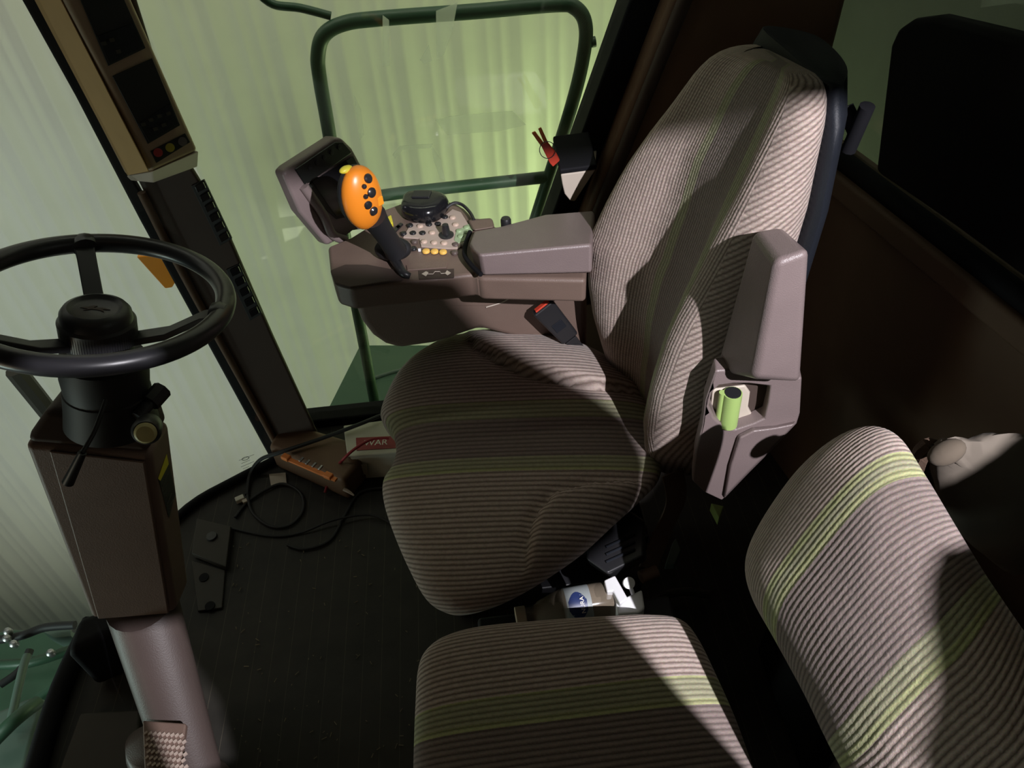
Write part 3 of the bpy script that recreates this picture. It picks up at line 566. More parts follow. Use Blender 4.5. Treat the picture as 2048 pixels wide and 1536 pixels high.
# button panel
BZ = TZ+.003
bm = MB(); prism(bm, G([(806, 474), (822, 446), (872, 444), (905, 418), (922, 424), (938, 450), (936, 476), (918, 496), (888, 496), (842, 492), (838, 476)], onz, BZ), (0, 0, -.004)); obj('button_panel', bm, 'tan_panel', cn, .001)
bm = MB(); prism(bm, G([(908, 480), (912, 462), (938, 447), (948, 456), (928, 482), (916, 486)], onz, BZ+.0012), (0, 0, -.003)); obj('sage_panel', bm, 'sage', cn, .001)
def button(px, py, m, r=.0062, h=.003):
    bm = MB(); p = onz(px, py, BZ+.001); lathe(bm, p, (0, 0, 1), [(0, -.002), (r*1.12, -.002), (r*1.1, .0008), (r, h*.7), (r*.75, h), (0, h*1.05)], 16); return obj('button', bm, m, cn)
for px, py in ((820, 451), (858, 449), (876, 448), (807, 467), (826, 466), (845, 466), (890, 434), (827, 497)): button(px, py, 'btn_black')
for px, py in ((840, 452), (864, 465), (905, 435), (911, 449), (848, 483), (868, 485), (888, 486)): button(px, py, 'btn_tan')
for px, py in ((918, 462), (933, 455), (921, 473), (934, 465)): button(px, py, 'btn_green')
for px, py in ((911, 489), (927, 490), (909, 505), (829, 483)): button(px, py, 'btn_brown')
for px, py in ((852, 502), (869, 502.5), (886, 503.5)): button(px, py, 'btn_orange', .0072)
bm = MB(); p = onz(839, 500, BZ); box(bm, p, .003, .0022, .003); obj('indicator_tab', bm, 'white', cn, .0008)
bm = MB(); p = onz(893, 471, BZ); lathe(bm, p, (0, 0, 1), [(0, 0), (.0155, 0), (.0155, .003), (.009, .005), (.0075, .02), (.0065, .026), (0, .027)], 20); obj('speed_dial', bm, 'btn_black', cn)
bm = MB(); lathe(bm, onz(1012, 448, .77), (0, 0, 1), [(0, -.015), (.011, -.015), (.011, .010), (.009, .014), (0, .014)], 18); obj('round_knob', bm, 'black', cn)
bm = MB(); hexa(bm, G([(935, 440), (984, 436), (990, 455), (946, 462)], onz, TZ+.012), G([(935, 440), (984, 436), (990, 455), (946, 462)], onz, TZ-.02)); obj('rear_ledge', bm, 'brown', cn, .006)
# raised strips and direction mark on the near edge
bm = MB(); prism(bm, G([(812, 530), (880, 520), (896, 524), (893, 535), (814, 540)], onz, TZ+.003), (0, 0, -.003)); obj('slot_cover', bm, 'brown', cn, .0015)
bm = MB(); prism(bm, G([(836, 541), (908, 537), (908, 555), (838, 558)], onz, TZ+.001), (0, 0, -.002)); mk_ = obj('mark_plate', bm, 'brown_dark', cn, .0005)
bm = MB(); mz = TZ+.0022
tube(bm, G([(852, 548), (866, 548), (870, 543), (880, 543), (882, 547), (894, 546)], onz, mz), .0008, n=4, smooth=0)
prism(bm, G([(843, 548), (852, 543), (857, 545), (852, 553)], onz, mz), (0, 0, .0006)); prism(bm, G([(902, 546), (894, 541), (890, 547), (895, 551)], onz, mz), (0, 0, .0006)); obj('direction_mark', bm, 'greige', mk_)
bm = MB(); prism(bm, G([(660, 540), (690, 528), (735, 528), (800, 540), (805, 558), (700, 574), (670, 566)], onz, TZ+.004), (0, 0, -.006)); obj('lever_gate', bm, 'brown_dark', cn, .003)
bm = MB(); prism(bm, G([(770, 436), (782, 428), (786, 444), (778, 452)], onz, TZ+.016), (0, 0, -.012)); obj('yellow_switch', bm, 'yellow', cn, .003, label='small yellow lock switch')
bm = MB()
for k in range(2): prism(bm, G([(786+5*k, 458-5*k), (796+5*k, 450-5*k), (801+5*k, 452-5*k), (791+5*k, 462-5*k)], onz, TZ+.004), (0, 0, -.004))
obj('rocker_switch', bm, 'btn_black', cn)

# monitor on the front of the console
P0, P1, P2 = onz(566, 345, .93), onz(690, 276, .93), onz(656, 492, .745)
MP = Plane(P0, P1, P2); mn = MP.n
dm = thing('console_monitor', 'brown angled display monitor with black screen, at the console front', 'monitor', (P2+onz(708, 459, .745))/2)
bm = MB(); qd = [MP.at(*p) for p in ((566, 346), (577, 335), (669, 275.5), (685, 276), (706, 297), (724, 330), (772, 452), (708, 462), (695, 472), (656, 492), (600, 425))]
hexa(bm, qd, [p-mn*.032 for p in qd]); obj('housing', bm, 'brown_pad', dm, .008, 4)
bm = MB(); prism(bm, [MP.at(*p, .0012) for p in ((588, 338), (668, 284), (684, 284), (702, 305), (609, 370))], mn*.004); bz = obj('key_strip', bm, 'screen', dm, .002)
for px, py in ((620, 337), (634, 327), (649, 317), (664, 307), (679, 297)):
    bm = MB(); c_ = MP.at(px, py-2, .0055); lathe(bm, c_, mn, [(0, 0), (.0055, 0), (.005, .0012), (0, .0016)], 12); obj('key', bm, 'rubber', bz)
bm = MB(); prism(bm, [MP.at(*p, .0008) for p in ((612, 372), (705, 312), (722, 345), (755, 420), (672, 438), (640, 410))], mn*.003); obj('bezel', bm, 'screen', dm, .001)
bm = MB(); prism(bm, [MP.at(*p, .0042) for p in ((624, 363), (692, 320), (735, 405), (672, 433))], mn*.0008); obj('screen', bm, 'black_gloss', dm)
bm = MB(); tube(bm, [MP.at(*p, .004) for p in ((607, 372), (645, 428), (664, 468), (690, 480))], .010, n=10); obj('left_rail', bm, 'brown_pad', dm)

# multifunction lever
ml = thing('control_lever', 'orange headed multi button control lever with black boot, on the console', 'lever', onz(800, 535, TZ))
hc = ony(724, 396, 1.215); ax_l = ony(735, 450, 1.215)-ony(709, 338, 1.215); ax_l /= np.linalg.norm(ax_l)
fn = np.array([.62, -.70, .30]); fn -= ax_l*(fn@ax_l); fn /= np.linalg.norm(fn); sd = np.cross(ax_l, fn)
def ell(bm, c, A, ra, rb, rc, n=24, m=16, cutf=None):
    rows = [[c+A[0]*ra*math.cos(t)+math.sin(t)*(A[1]*rb*math.cos(s)+A[2]*rc*math.sin(s)) for s in np.linspace(0, 2*math.pi, n, endpoint=False)] for t in np.linspace(.02, math.pi-.02, m)]
    loft(bm, rows)
bm = MB(); ell(bm, hc, (ax_l, sd, fn), .061, .040, .026); hd = obj('grip_head', bm, 'orange', ml, sharp=180, label='glossy orange grip head')
bm = MB(); ell(bm, hc-fn*.012-sd*.001, (ax_l, sd, fn), .058, .041, .024); obj('grip_back', bm, 'rubber', ml, sharp=180)
def head_pt(px, py):
    d = ray(px, py); o = C0-hc; Mx = np.array([ax_l/.061, sd/.040, fn/.026]); dd, oo = Mx@d, Mx@o
    a, b_, c_ = dd@dd, 2*dd@oo, oo@oo-1; disc = b_*b_-4*a*c_
    t = (-b_-math.sqrt(max(disc, 0)))/(2*a); p = C0+d*t; nn = Mx.T@(Mx@(p-hc)); return p, nn/np.linalg.norm(nn)
for px, py, r_ in ((736, 357, .0085), (743, 385, .009), (728, 373, .0045), (731, 393, .0045), (736, 410, .0075), (747, 422, .0085)):
    p, nn = head_pt(px, py); bm = MB(); lathe(bm, p, nn, [(0, -.002), (r_, -.002), (r_, .002), (r_*.7, .0045), (0, .005)], 14); obj('grip_button', bm, 'btn_black', hd)
p, nn = head_pt(692, 341); bm = MB(); ell(bm, p+np.array([0, 0, .002]), (sd, fn, ax_l), .013, .008, .006, 14, 10); obj('top_switch', bm, 'yellow', hd, label='yellow thumb switch')
p, nn = head_pt(760, 402); bm = MB(); box(bm, p, .006, .008, .002, (sd, ax_l, nn)); obj('side_tab', bm, 'orange_lens', hd, .001)
s0 = ony(745, 432, 1.225); s1 = onz(792, 502, TZ+.03)
bm = MB(); tube(bm, [s0, (s0+s1)/2, s1], lambda t: .026-.006*math.sin(t*2.6), n=16); obj('stem', bm, 'rubber', ml)
bm = MB(); b0_ = onz(752, 500, TZ+.03); b1_ = onz(808, 508, TZ+.022); 
ell(bm, onz(786, 498, TZ+.022), (np.array([.9, -.35, .1]), np.array([.35, .9, 0]), np.array([0, 0, 1.])), .041, .026, .024, 20, 14); obj('boot', bm, 'rubber', ml, sharp=180)
bm = MB(); tube(bm, [onz(790, 520, TZ+.012), onz(806, 545, TZ+.012), onz(820, 552, TZ+.006)], lambda t: .011-.005*t, n=10); obj('detent_lever', bm, 'black', ml)

# black receiver lying on the console, with its cable
rc = thing('receiver_box', 'black rounded plastic receiver lying on the console buttons with its cable', 'receiver', onz(850, 440, TZ))
rz = TZ+.006
Pb = smooth_path(G([(806, 418), (812, 405), (840, 400), (880, 402), (898, 412), (894, 424), (876, 440), (848, 447), (816, 440), (804, 430)], onz, rz), 4, True); cc = np.mean(Pb, axis=0)
bm = MB(); loft(bm, [[cc+(p-cc)*s+[0, 0, h] for p in Pb] for s, h in ((.9, -.004), (1, .002), (1.0, .014), (.94, .024), (.80, .030), (.55, .032))]); obj('case', bm, 'black_gloss', rc, sharp=50)
bm = MB(); box(bm, cc+[0, .012, .0325], .02, .014, .003, ((.97, -.2, 0), (.2, .97, 0), (0, 0, 1))); obj('top_plate', bm, 'black', rc, .002)
bm = MB(); tube(bm, [onz(892, 416, TZ+.014), onz(908, 406, TZ+.02), onz(925, 410, TZ+.016), onz(940, 425, TZ+.014), onz(948, 440, TZ+.012)], .0035, n=8); obj('cable', bm, 'black', rc)

# ================================================================== CORNER POST DISPLAY TOWER
tw = thing('corner_post_display', 'tall tan instrument tower with two dark displays, on the front right post', 'instrument tower', ony(300, 350, 1.46))
yA, yB, yC = 1.485, 1.40, 1.455
A1, B1, C1 = ony(40, -60, yA), ony(98, -60, yB), ony(238, -60, yC)
A2, B2, C2 = ony(252, 352, yA), ony(304, 343, yB), ony(398, 302, yC)
bk1, bk2 = C1+[-.05, .05, 0], C2+[-.05, .04, 0]
bm = MB(); loft(bm, [[A1, B1, C1, bk1, A1+[0, .03, 0]], [A2, B2, C2, bk2, A2+[0, .02, 0]]])
TWo = obj('housing', bm, 'tan', tw, .008, 4)
SPl = Plane(A1, B1, A2); bm = MB(); prism(bm, [SPl.at(*p, .0005) for p in ((42, -55), (95, -55), (298, 342), (256, 350))], SPl.n*.0015); obj('side_panel', bm, 'tan_side', tw, label='amber tan side panel')
bm = MB(); loft(bm, [[A2, B2, C2, bk2], [ony(262, 362, 1.49), ony(306, 366, 1.445), ony(396, 334, 1.475), bk2+[-.0, .0, -.02]]]); obj('bottom_bevel', bm, 'greige', tw, .003)
FP = Plane(B1, C1, B2)
def on_f(pts, off=.001): return [FP.at(*p, off) for p in pts]
for q, keys in (([(135, -60), (222, -60), (291, 96), (216, 132)], [(208, 87), (224, 80), (237, 103)]), ([(224, 152), (304, 116), (360, 250), (295, 288)], [(287, 249), (302, 240), (319, 232), (337, 227), (311, 258), (328, 250)])):
    bm = MB(); prism(bm, on_f(q), FP.n*.002); dsp = obj('display', bm, 'screen', tw, .001)
    bm = MB(); a_, b_, c_, d_2 = [np.array(p, float) for p in q]; m1 = a_*.32+d_2*.68; m2 = b_*.32+c_*.68
    prism(bm, on_f([tuple(m1+(4, 2)), tuple(m2+(-2, -1)), tuple(c_+(-4, -3)), tuple(d_2+(3, -4))], .003), FP.n*.0015); kp = obj('key_pad', bm, 'navy', dsp, .0006)
    for px, py in keys:
        bm = MB(); box(bm, FP.at(px, py, .0048), .004, .003, .0008, (np.cross(FP.n, (0, 0, 1)), np.cross(FP.n, np.cross(FP.n, (0, 0, 1))), FP.n)); obj('key', bm, 'grey', kp)
bm = MB(); prism(bm, on_f([(300, 302), (370, 266), (380, 284), (312, 326)]), FP.n*.002); ls = obj('lamp_strip', bm, 'screen', tw, .001)
for px, py, m_ in ((316, 305, 'redlamp'), (340, 295, 'greenlamp'), (365, 283, 'greylamp')):
    bm = MB(); lathe(bm, FP.at(px, py, .003), FP.n, [(0, 0), (.0085, 0), (.0085, .001), (0, .0016)], 18); obj('warning_lamp', bm, m_, ls)
# switch banks on the post
for nm, lab, quad, n_r in (('switch_bank', 'upper black rocker switch bank on the corner post below the tower', [(382, 372), (408, 360), (464, 478), (440, 492)], 6), ('switch_bank', 'lower black rocker switch bank on the corner post level with wheel', [(452, 540), (478, 528), (524, 628), (500, 642)], 5)):
    yq = PY-.016; sb_ = thing(nm, lab, 'switch panel', ony(*quad[3], yq), )
    bm = MB(); prism(bm, G(quad, ony, yq), (0, .006, 0)); obj('face_plate', bm, 'rubber', sb_, .001)
    a_, b_, c_, d_2 = [np.array(p, float) for p in quad]
    for k in range(n_r):
        t0, t1 = (k+.2)/n_r, (k+.8)/n_r; e0, e1 = a_+(d_2-a_)*t0, a_+(d_2-a_)*t1; f0, f1 = b_+(c_-b_)*t0, b_+(c_-b_)*t1
        bm = MB(); prism(bm, G([tuple(e0+(f0-e0)*.2), tuple(e0+(f0-e0)*.85), tuple(e1+(f1-e1)*.85), tuple(e1+(f1-e1)*.2)], ony, yq-.008), (0, .008, 0)); obj('rocker', bm, 'black_gloss', sb_, .001)

# ================================================================== SMALL THINGS ABOUT THE CAB
# tan bin on the rear post with the red fork
bn = thing('storage_bin', 'small tan open storage bin with black liner on the rear window post', 'bin', ony(1150, 400, 1.49))
bf = G([(1121, 349), (1191, 340), (1150, 403), (1140, 402), (1129, 388), (1124, 368)], ony, 1.46)
bm = MB(); hexa(bm, bf, [p+[.02, .09, .0] for p in bf]); obj('body', bm, 'greige', bn, .003)
tp = [ony(1119, 350, 1.458), ony(1194, 340, 1.458)]; bm = MB(); q_ = [tp[0], tp[1], tp[1]+[-.0, .10, .03], tp[0]+[-.0, .10, .03]]; hexa(bm, q_, [p+[0, 0, .012] for p in q_]); obj('liner', bm, 'seal', bn, .004)
rf = thing('red_fork', 'red plastic two pronged clip with a wire ring, standing in the tan bin', 'clip', ony(1110, 322, 1.47))
yq = 1.47; bm = MB(); prism(bm, G([(1081, 290), (1094, 285), (1112, 308), (1119, 322), (1106, 334), (1099, 326)], ony, yq), (.002, .006, 0)); obj('body', bm, 'red', rf, .0015)
for q in ([(1063, 266), (1069, 264), (1087, 288), (1082, 293)], [(1076, 258), (1081, 256), (1094, 284), (1089, 289)]):
    bm = MB(); prism(bm, G(q, ony, yq), (.002, .005, 0)); obj('prong', bm, 'orange_dull', rf, .001)
bm = MB(); rcx, rcy = 1095, 300
tube(bm, G([(rcx+16*math.cos(a), rcy+17*math.sin(a)) for a in np.linspace(0, 2*math.pi, 20)], ony, yq-.004), .0009, n=5, smooth=0); obj('wire_ring', bm, 'black', rf)
# black panel above rear ledge
RPl = Plane(RA+[-.03, 0, 0], RB+[-.03, 0, 0], RA+[-.03, 0, 1])
bm = MB(); o_ = [RPl.at(*p) for p in ((1748, 345), (1765, 200), (1778, 90), (1792, 58), (1822, 38), (1870, 32), (2048, 75), (2300, 140), (2300, 800), (2048, 560), (1900, 450))]
hexa(bm, o_, [p+rd*.22 for p in o_]); tag(obj('rear_panel', bm, 'seal', None, .012), 'large black rounded panel standing above the rear ledge', 'panel')
# bag on the right
bm = MB(); bgc = np.array([.70, .60, .62]); rng = np.random.default_rng(3)
Pg = smooth_path([ony(px, py, .56) for px, py in ((1862, 905), (1872, 882), (1950, 871), (2048, 866), (2120, 880), (2150, 1050), (2050, 1150), (1930, 1080), (1872, 990))], 6, True); cg = np.mean(Pg, axis=0); cd = (cg-C0)/np.linalg.norm(cg-C0)
loft(bm, [[cg+(p-cg)*(s+.012*math.sin(i*1.3+k))+cd*d+np.array([0, 0, .004*math.sin(i*.9+2*k)]) for i, p in enumerate(Pg)] for k, (s, d) in enumerate(((.3, -.045), (.6, -.04), (.85, -.025), (.96, -.01), (1, .01), (.92, .05), (.7, .075), (.4, .085)))])
bag = thing('cloth_bag', 'grey brown crumpled bag behind the passenger seat back', 'bag', (cg[0], cg[1], float(min(p[2] for p in Pg))))
obj('body', bm, 'bag', bag, sharp=70)
bm = MB(); ell(bm, ony(1893, 905, .53), (np.array([.8, 0, .6]), np.array([-.6, 0, .8]), np.array([0, 1., 0])), .022, .013, .015, 12, 10); obj('knotted_corner', bm, 'knot', bag)
bm = MB(); tube(bm, [ony(1882, 905, .58), ony(1855, 895, .57), ony(1838, 930, .58), ony(1850, 970, .6)], .012, n=8); obj('drawstring', bm, 'strap', bag)
bm = MB(); box(bm, (.66, .62, .20), .12, .13, .20); tag(obj('storage_box', bm, 'rubber', None, .01), 'black storage box under the grey brown bag', 'box')
# bottle between the seats
bz_ = .312; b_a, b_b = onz(1035, 1232, bz_), onz(1222, 1200, bz_); bd = b_b-b_a; bL = np.linalg.norm(bd); bd /= bL
wb = thing('water_bottle', 'clear plastic drink bottle with blue label lying between the two seats', 'bottle', ((b_a+b_b)/2)*[1, 1, 0]+[0, 0, .276])
bm = MB(); lathe(bm, b_a, bd, [(0, .01), (.013, .01), (.013, .03), (.02, .04), (.032, .075), (.036, .09), (.036, bL-.012), (.033, bL), (0, bL)], 28); obj('body', bm, 'bottle', wb)
bm = MB(); lathe(bm, b_a, bd, [(0, -.004), (.017, -.004), (.017, .016), (0, .017)], 24); obj('cap', bm, 'cap_tan', wb, .002)
bm = MB(); lathe(bm, b_a, bd, [(.0362, .092), (.0366, .093), (.0366, .138), (.0362, .139)], 32); lb_ = obj('label', bm, 'label_pale', wb)
vd = C0-(b_a+bd*.115); vd -= bd*(vd@bd); vd /= np.linalg.norm(vd); sdv = np.cross(bd, vd)
def cyl_pt(u, v, r): return b_a+bd*u+r*(math.cos(v)*vd+math.sin(v)*sdv)
bm = MB(); loft(bm, [[cyl_pt(.095+.035*i/8, (j/6-.5)*1.5*math.sin(.3+2.5*i/8), .0369) for j in range(7)] for i in range(9)], closed=False); obj('blue_emblem', bm, 'label_blue', lb_)
obj('lettering', text_bm('NURA', cyl_pt(.121, 0, .0374), -sdv, -bd, .011), 'white_ink', lb_)
# white plastic fitting
wf = thing('white_fitting', 'bright white plastic fitting with round tab, under the seats beside the bottle', 'fitting', onz(1255, 1200, .28))
zf = .345; bm = MB(); prism(bm, G([(1230, 1182), (1250, 1194), (1284, 1178), (1290, 1215), (1278, 1226), (1234, 1230)], onz, zf), (0, 0, -.069)); obj('body', bm, 'white', wf, .004)
bm = MB(); prism(bm, G([(1208, 1160), (1230, 1150), (1256, 1196), (1240, 1208), (1226, 1182), (1214, 1184)], onz, zf+.012), (0, 0, -.03)); obj('arm', bm, 'white', wf, .003)
bm = MB(); p = onz(1258, 1166, zf+.015); lathe(bm, p, np.array([.1, -.5, .8]), [(0, -.006), (.011, -.006), (.011, .002), (0, .003)], 20); tube(bm, [p, onz(1266, 1188, zf)], .004, n=8, smooth=0); obj('round_tab', bm, 'white', wf)
bm = MB(); box(bm, (.13, .688, .137), .19, .065, .137); tag(obj('tool_box', bm, 'rubber', None, .008), 'black box between the two seats under the bottle', 'box')
# hose curving behind the fitting
bm = MB(); tube(bm, [onz(1295, 1212, .06), onz(1330, 1190, .05), onz(1375, 1183, .04), onz(1420, 1190, .03)], .010, n=10); tag(obj('rubber_hose', bm, 'grey', None), 'dark grey hose curving on the floor behind the white fitting', 'hose')
bm = MB(); prism(bm, G([(1330, 1130), (1345, 1085), (1352, 1075), (1362, 1100), (1350, 1128)], onz, .14), (0, 0, -.02)); tag(obj('green_bracket', bm, 'green_pale', None, .003), 'pale green metal bracket showing under the driver seat rear', 'bracket')
bm = MB(); prism(bm, G([(1422, 1006), (1448, 1012), (1438, 1036)], onz, .12), (0, 0, -.03)); tag(obj('green_plate', bm, 'lime_tube', None, .002), 'small lime green plate corner below the folded armrest', 'plate')
# white box on the floor by the window
WB = thing('white_case', 'off white plastic case with red lettered label on the floor by the side window', 'case', (-.32, 1.44, 0))
zt = .105; tq = G([(690, 852), (790, 838), (800, 905), (698, 912)], onz, zt)
fr_b = [onz(790, 958, .0), onz(704, 958, 0.)]
bm = MB(); hexa(bm, [tq[0], tq[1]+[.05, 0, 0], tq[2]+[.05, 0, 0], tq[3]], [np.array([tq[0][0]+.012, tq[0][1]-.005, .004]), np.array([tq[1][0]+.05, tq[1][1], .004]), np.array([tq[2][0]+.05, tq[2][1], .004]), np.array([tq[3][0]+.012, tq[3][1], .004])]); obj('body', bm, 'white_box', WB, .006)
bm = MB(); prism(bm, [tq[0]+[-.004, 0, -.004], tq[1]+[.05, 0, -.004], tq[2]+[.05, -.004, -.004], tq[3]+[-.004, -.004, -.004]], (0, 0, .007)); obj('lid', bm, 'white_box', WB, .003)
bm = MB(); lq = G([(712, 876), (790, 872), (792, 896), (713, 901)], onz, zt+.004); prism(bm, lq, (0, 0, .0008)); rl = obj('red_label', bm, 'red_label', WB)
obj('lettering', text_bm('WAR', np.mean(lq, axis=0)+[0, 0, .0012], lq[1]-lq[0], lq[0]-lq[3], .028), 'white_ink', rl)
bm = MB(); pf = [ony(*p, float(tq[3][1])-.006) for p in ((713, 930), (734, 928), (736, 948), (716, 950))]; prism(bm, pf, (0, .001, 0)); obj('moulded_mark', bm, 'greige', WB)
# orange comb shaped tool on the kick panel
ot = thing('orange_tool', 'long orange handled tool resting on the kick panel by the corner post', 'tool', onz(610, 930, .095))
p0, p1 = onz(566, 912, .10), onz(672, 958, .10); dd = (p1-p0)/np.linalg.norm(p1-p0); pr = np.cross([0, 0, 1], dd)
bm = MB(); box(bm, (p0+p1)/2-[0, 0, .004], np.linalg.norm(p1-p0)/2, .006, .003, (dd, pr, (0, 0, 1))); obj('bar', bm, 'orange_dull', ot, .001)
for t in (.06, .86): bm = MB(); box(bm, p0+(p1-p0)*t, .012, .009, .006, (dd, pr, (0, 0, 1))); obj('grip', bm, 'orange_dull', ot, .003)
for t in (.3, .42, .54, .66): bm = MB(); box(bm, p0+(p1-p0)*t+pr*.012, .003, .008, .003, (dd, pr, (0, 0, 1))); obj('tooth', bm, 'steel', ot, .001)
# cables
def cable(lab, pts, r, m='rubber', nm='cable'):
    bm = MB(); tube(bm, [onz(px, py, z) for px, py, z in pts], r, n=8, smooth=8); return tag(obj(nm, bm, m, None), lab, 'cable')
cable('black cable running from the white case over the kick panel to the windscreen', [(775, 825, .13), (720, 848, .13), (640, 878, .11), (560, 905, .10), (520, 920, .06), (500, 950, .015), (494, 990, .006)], .0055)
cable('thin black cable coiled in a loop on the floor below the corner post', [(470, 1035, .006), (500, 1000, .006), (560, 968, .008), (600, 985, .006), (606, 1020, .006), (580, 1050, .006), (540, 1052, .006), (505, 1025, .008), (495, 990, .010)], .004)
cable('black cable sweeping across the floor towards the driver seat', [(770, 975, .006), (720, 985, .006), (690, 1030, .006), (660, 1080, .006), (610, 1098, .006), (575, 1090, .006)], .004)
cable('thin black cord lying between the coil and the seat base', [(455, 1055, .005), (540, 1072, .005), (600, 1066, .005), (668, 1040, .018), (740, 1030, .012), (790, 1050, .006)], .003)
cable('red and black lead lying over the label of the white case', [(778, 876, .134), (745, 878, .136), (715, 894, .130), (690, 915, .112), (665, 945, .05), (650, 985, .012)], .004, 'red_label')
wc_ = thing('cable_connector', 'small white cable connector on the floor near the windscreen', 'connector', onz(485, 1000, 0))
bm = MB(); box(bm, onz(480, 998, .010), .012, .008, .007, ((.9, .4, 0), (-.4, .9, 0), (0, 0, 1))); obj('plug', bm, 'white_box', wc_, .002)
bm = MB(); box(bm, onz(490, 1003, .009), .006, .006, .005, ((.9, .4, 0), (-.4, .9, 0), (0, 0, 1))); obj('socket', bm, 'greige', wc_, .001)
bm = MB(); prism(bm, G([(538, 948), (571, 945), (573, 966), (542, 972)], onz, .006), (0, 0, -.005)); tag(obj('paper_tag', bm, 'greige', None), 'small beige paper tag on the floor below the corner post', 'tag')
bm = MB(); tube(bm, [onz(688, 978, .05), onz(700, 985, .045), onz(708, 991, .04)], lambda t: .006-.004*t, n=8); tag(obj('wire_terminal', bm, 'tan_panel', None), 'tan crimped wire terminal at the end of the kick panel', 'terminal')
# chaff scattered on the floor
bm = MB(); rng = np.random.default_rng(11)
for i in range(90):
    px, py = rng.uniform(460, 840), rng.uniform(1080, 1530); p = onz(px, py, .004); a_ = rng.uniform(0, 3.14); s_l = rng.uniform(.001, .006)
    box(bm, p, s_l, .0007, .0007, ((math.cos(a_), math.sin(a_), 0), (-math.sin(a_), math.cos(a_), 0), (0, 0, 1)))
o = obj('chaff', bm, 'dirt', None); tag(o, 'straw chaff scattered over the dark ribbed floor mat', 'chaff', kind='stuff')
# dark tread plate below the windscreen edge, left
bm = MB(); prism(bm, G([(160, 1425), (280, 1418), (268, 1600), (95, 1600)], onz, .03), (0, 0, -.028)); tag(obj('foot_rest', bm, 'grey', None, .006), 'dark sloping foot rest plate left of the pedal', 'foot rest')
bm = MB(); prism(bm, [(-.93, .84, .002), (-.80, .90, .002), (-.80, .96, .002), (-.93, .93, .002)], (0, 0, .16)); tag(obj('pedal_housing', bm, 'seal', None, .02), 'black pedal housing in the shadow left of the column foot', 'housing')

# ================================================================== OUTSIDE
hr = thing('handrail', 'dark green tubular handrail frame outside the side window', 'handrail', ony(745, 790, 1.78))
hy = 1.76; pth = G([(748, 800), (722, 660), (700, 540), (662, 290), (640, 160), (636, 110), (648, 70), (688, 47), (760, 37), (960, 22), (1110, 9), (1148, 14), (1170, 45), (1168, 105), (1142, 215), (1070, 440), (1040, 540)], ony, hy)
bm = MB(); tube(bm, pth, .0165, n=12); obj('frame', bm, 'green_paint', hr)
bm = MB(); tube(bm, G([(690, 402), (800, 386), (1094, 354)], ony, hy), .0155, n=12, smooth=0); obj('crossbar', bm, 'green_paint', hr)
bm = MB(); lathe(bm, ony(1186, 84, hy), (1, 0, .1), [(0, -.02), (.006, -.02), (.006, -.004), (.012, -.003), (.012, .006), (0, .007)], 12); obj('wing_nut', bm, 'green_paint', hr)
bm = MB(); tube(bm, G([(505, -25), (545, 8), (600, 16), (662, 32)], ony, hy+.01), .009, n=10); obj('mirror_arm', bm, 'green_paint', hr)
pm = bpy.data.materials.new('punched_green_plate'); pm.use_nodes = True; N, L = nodes(pm); b = N['Principled BSDF']
tc = N.new('ShaderNodeTexCoord'); vo = N.new('ShaderNodeTexVoronoi'); vo.inputs['Scale'].default_value = 22; vo.inputs['Randomness'].default_value = .0; L.new(tc.outputs['Object'], vo.inputs['Vector'])
cr = N.new('ShaderNodeValToRGB'); cr.color_ramp.elements[0].position = .2; cr.color_ramp.elements[0].color = (.012, .022, .015, 1); cr.color_ramp.elements[1].position = .26; cr.color_ramp.elements[1].color = (.06, .125, .085, 1)
L.new(vo.outputs['Distance'], cr.inputs[0]); L.new(cr.outputs[0], b.inputs['Base Color']); b.inputs['Roughness'].default_value = .5; MT['punched'] = pm
bm = MB(); prism(bm, G([(612, 905), (720, 690), (860, 690), (1000, 700), (1000, 900), (800, 960)], onz, -.16), (0, 0, -.02)); sp3 = thing('platform_step', 'green punched metal platform step outside the side window', 'step', onz(760, 760, -.18)); obj('deck', bm, 'punched', sp3, .003)
bm = MB(); tube(bm, G([(735, 760), (800, 740), (822, 744)], onz, -.155), .006, n=8); obj('rim_bar', bm, 'green_pale', sp3)
lamp = thing('marker_lamp', 'orange marker lamp lens outside the windscreen beside the post', 'lamp', ony(310, 550, 1.66))
bm = MB(); q_ = G([(272, 514), (300, 512), (335, 520), (350, 566), (344, 576), (330, 578)], ony, 1.66); hexa(bm, q_, [p+[.0, .03, 0] for p in q_]); obj('lens', bm, 'orange_lens', lamp, .004)
bm = MB(); prism(bm, [p+[0, .032, 0] for p in q_], (0.01, .02, 0)); obj('lamp_base', bm, 'black', lamp)
bm = MB(); tube(bm, [ony(335, 545, 1.70), ony(372, 560, 1.64), ony(392, 580, 1.60)], .008, n=8); obj('lamp_arm', bm, 'black', lamp)
# green header machinery below the windscreen, outside
hz = thing('feeder_house', 'green painted machine body seen low through the windscreen', 'machine', (-1.45, .9, -1.0))
bm = MB(); q_ = [onz(*p, -.55) for p in ((-120, 1470), (60, 1390), (92, 1395), (70, 1470), (40, 1600), (-120, 1620))]; prism(bm, q_, (0, 0, -.4)); obj('body', bm, 'green_pale', hz, .02)
bm = MB(); q_ = [onz(*p, -.8) for p in ((-160, 1300), (20, 1255), (160, 1262), (170, 1330), (40, 1420), (-140, 1480))]; prism(bm, q_, (0, 0, -.3)); obj('side_plate', bm, 'green_paint', hz, .02)
bm = MB(); tube(bm, [onz(-40, 1285, -.6), onz(40, 1272, -.6), onz(90, 1255, -.6), onz(150, 1250, -.6)], .014); tube(bm, [onz(0, 1370, -.6), onz(40, 1340, -.6), onz(60, 1300, -.6)], .012); obj('hose', bm, 'rubber', hz)
bm = MB(); tube(bm, [onz(20, 1450, -.52), onz(45, 1340, -.5), onz(55, 1310, -.5)], .012); obj('pipe', bm, 'green_pale', hz)
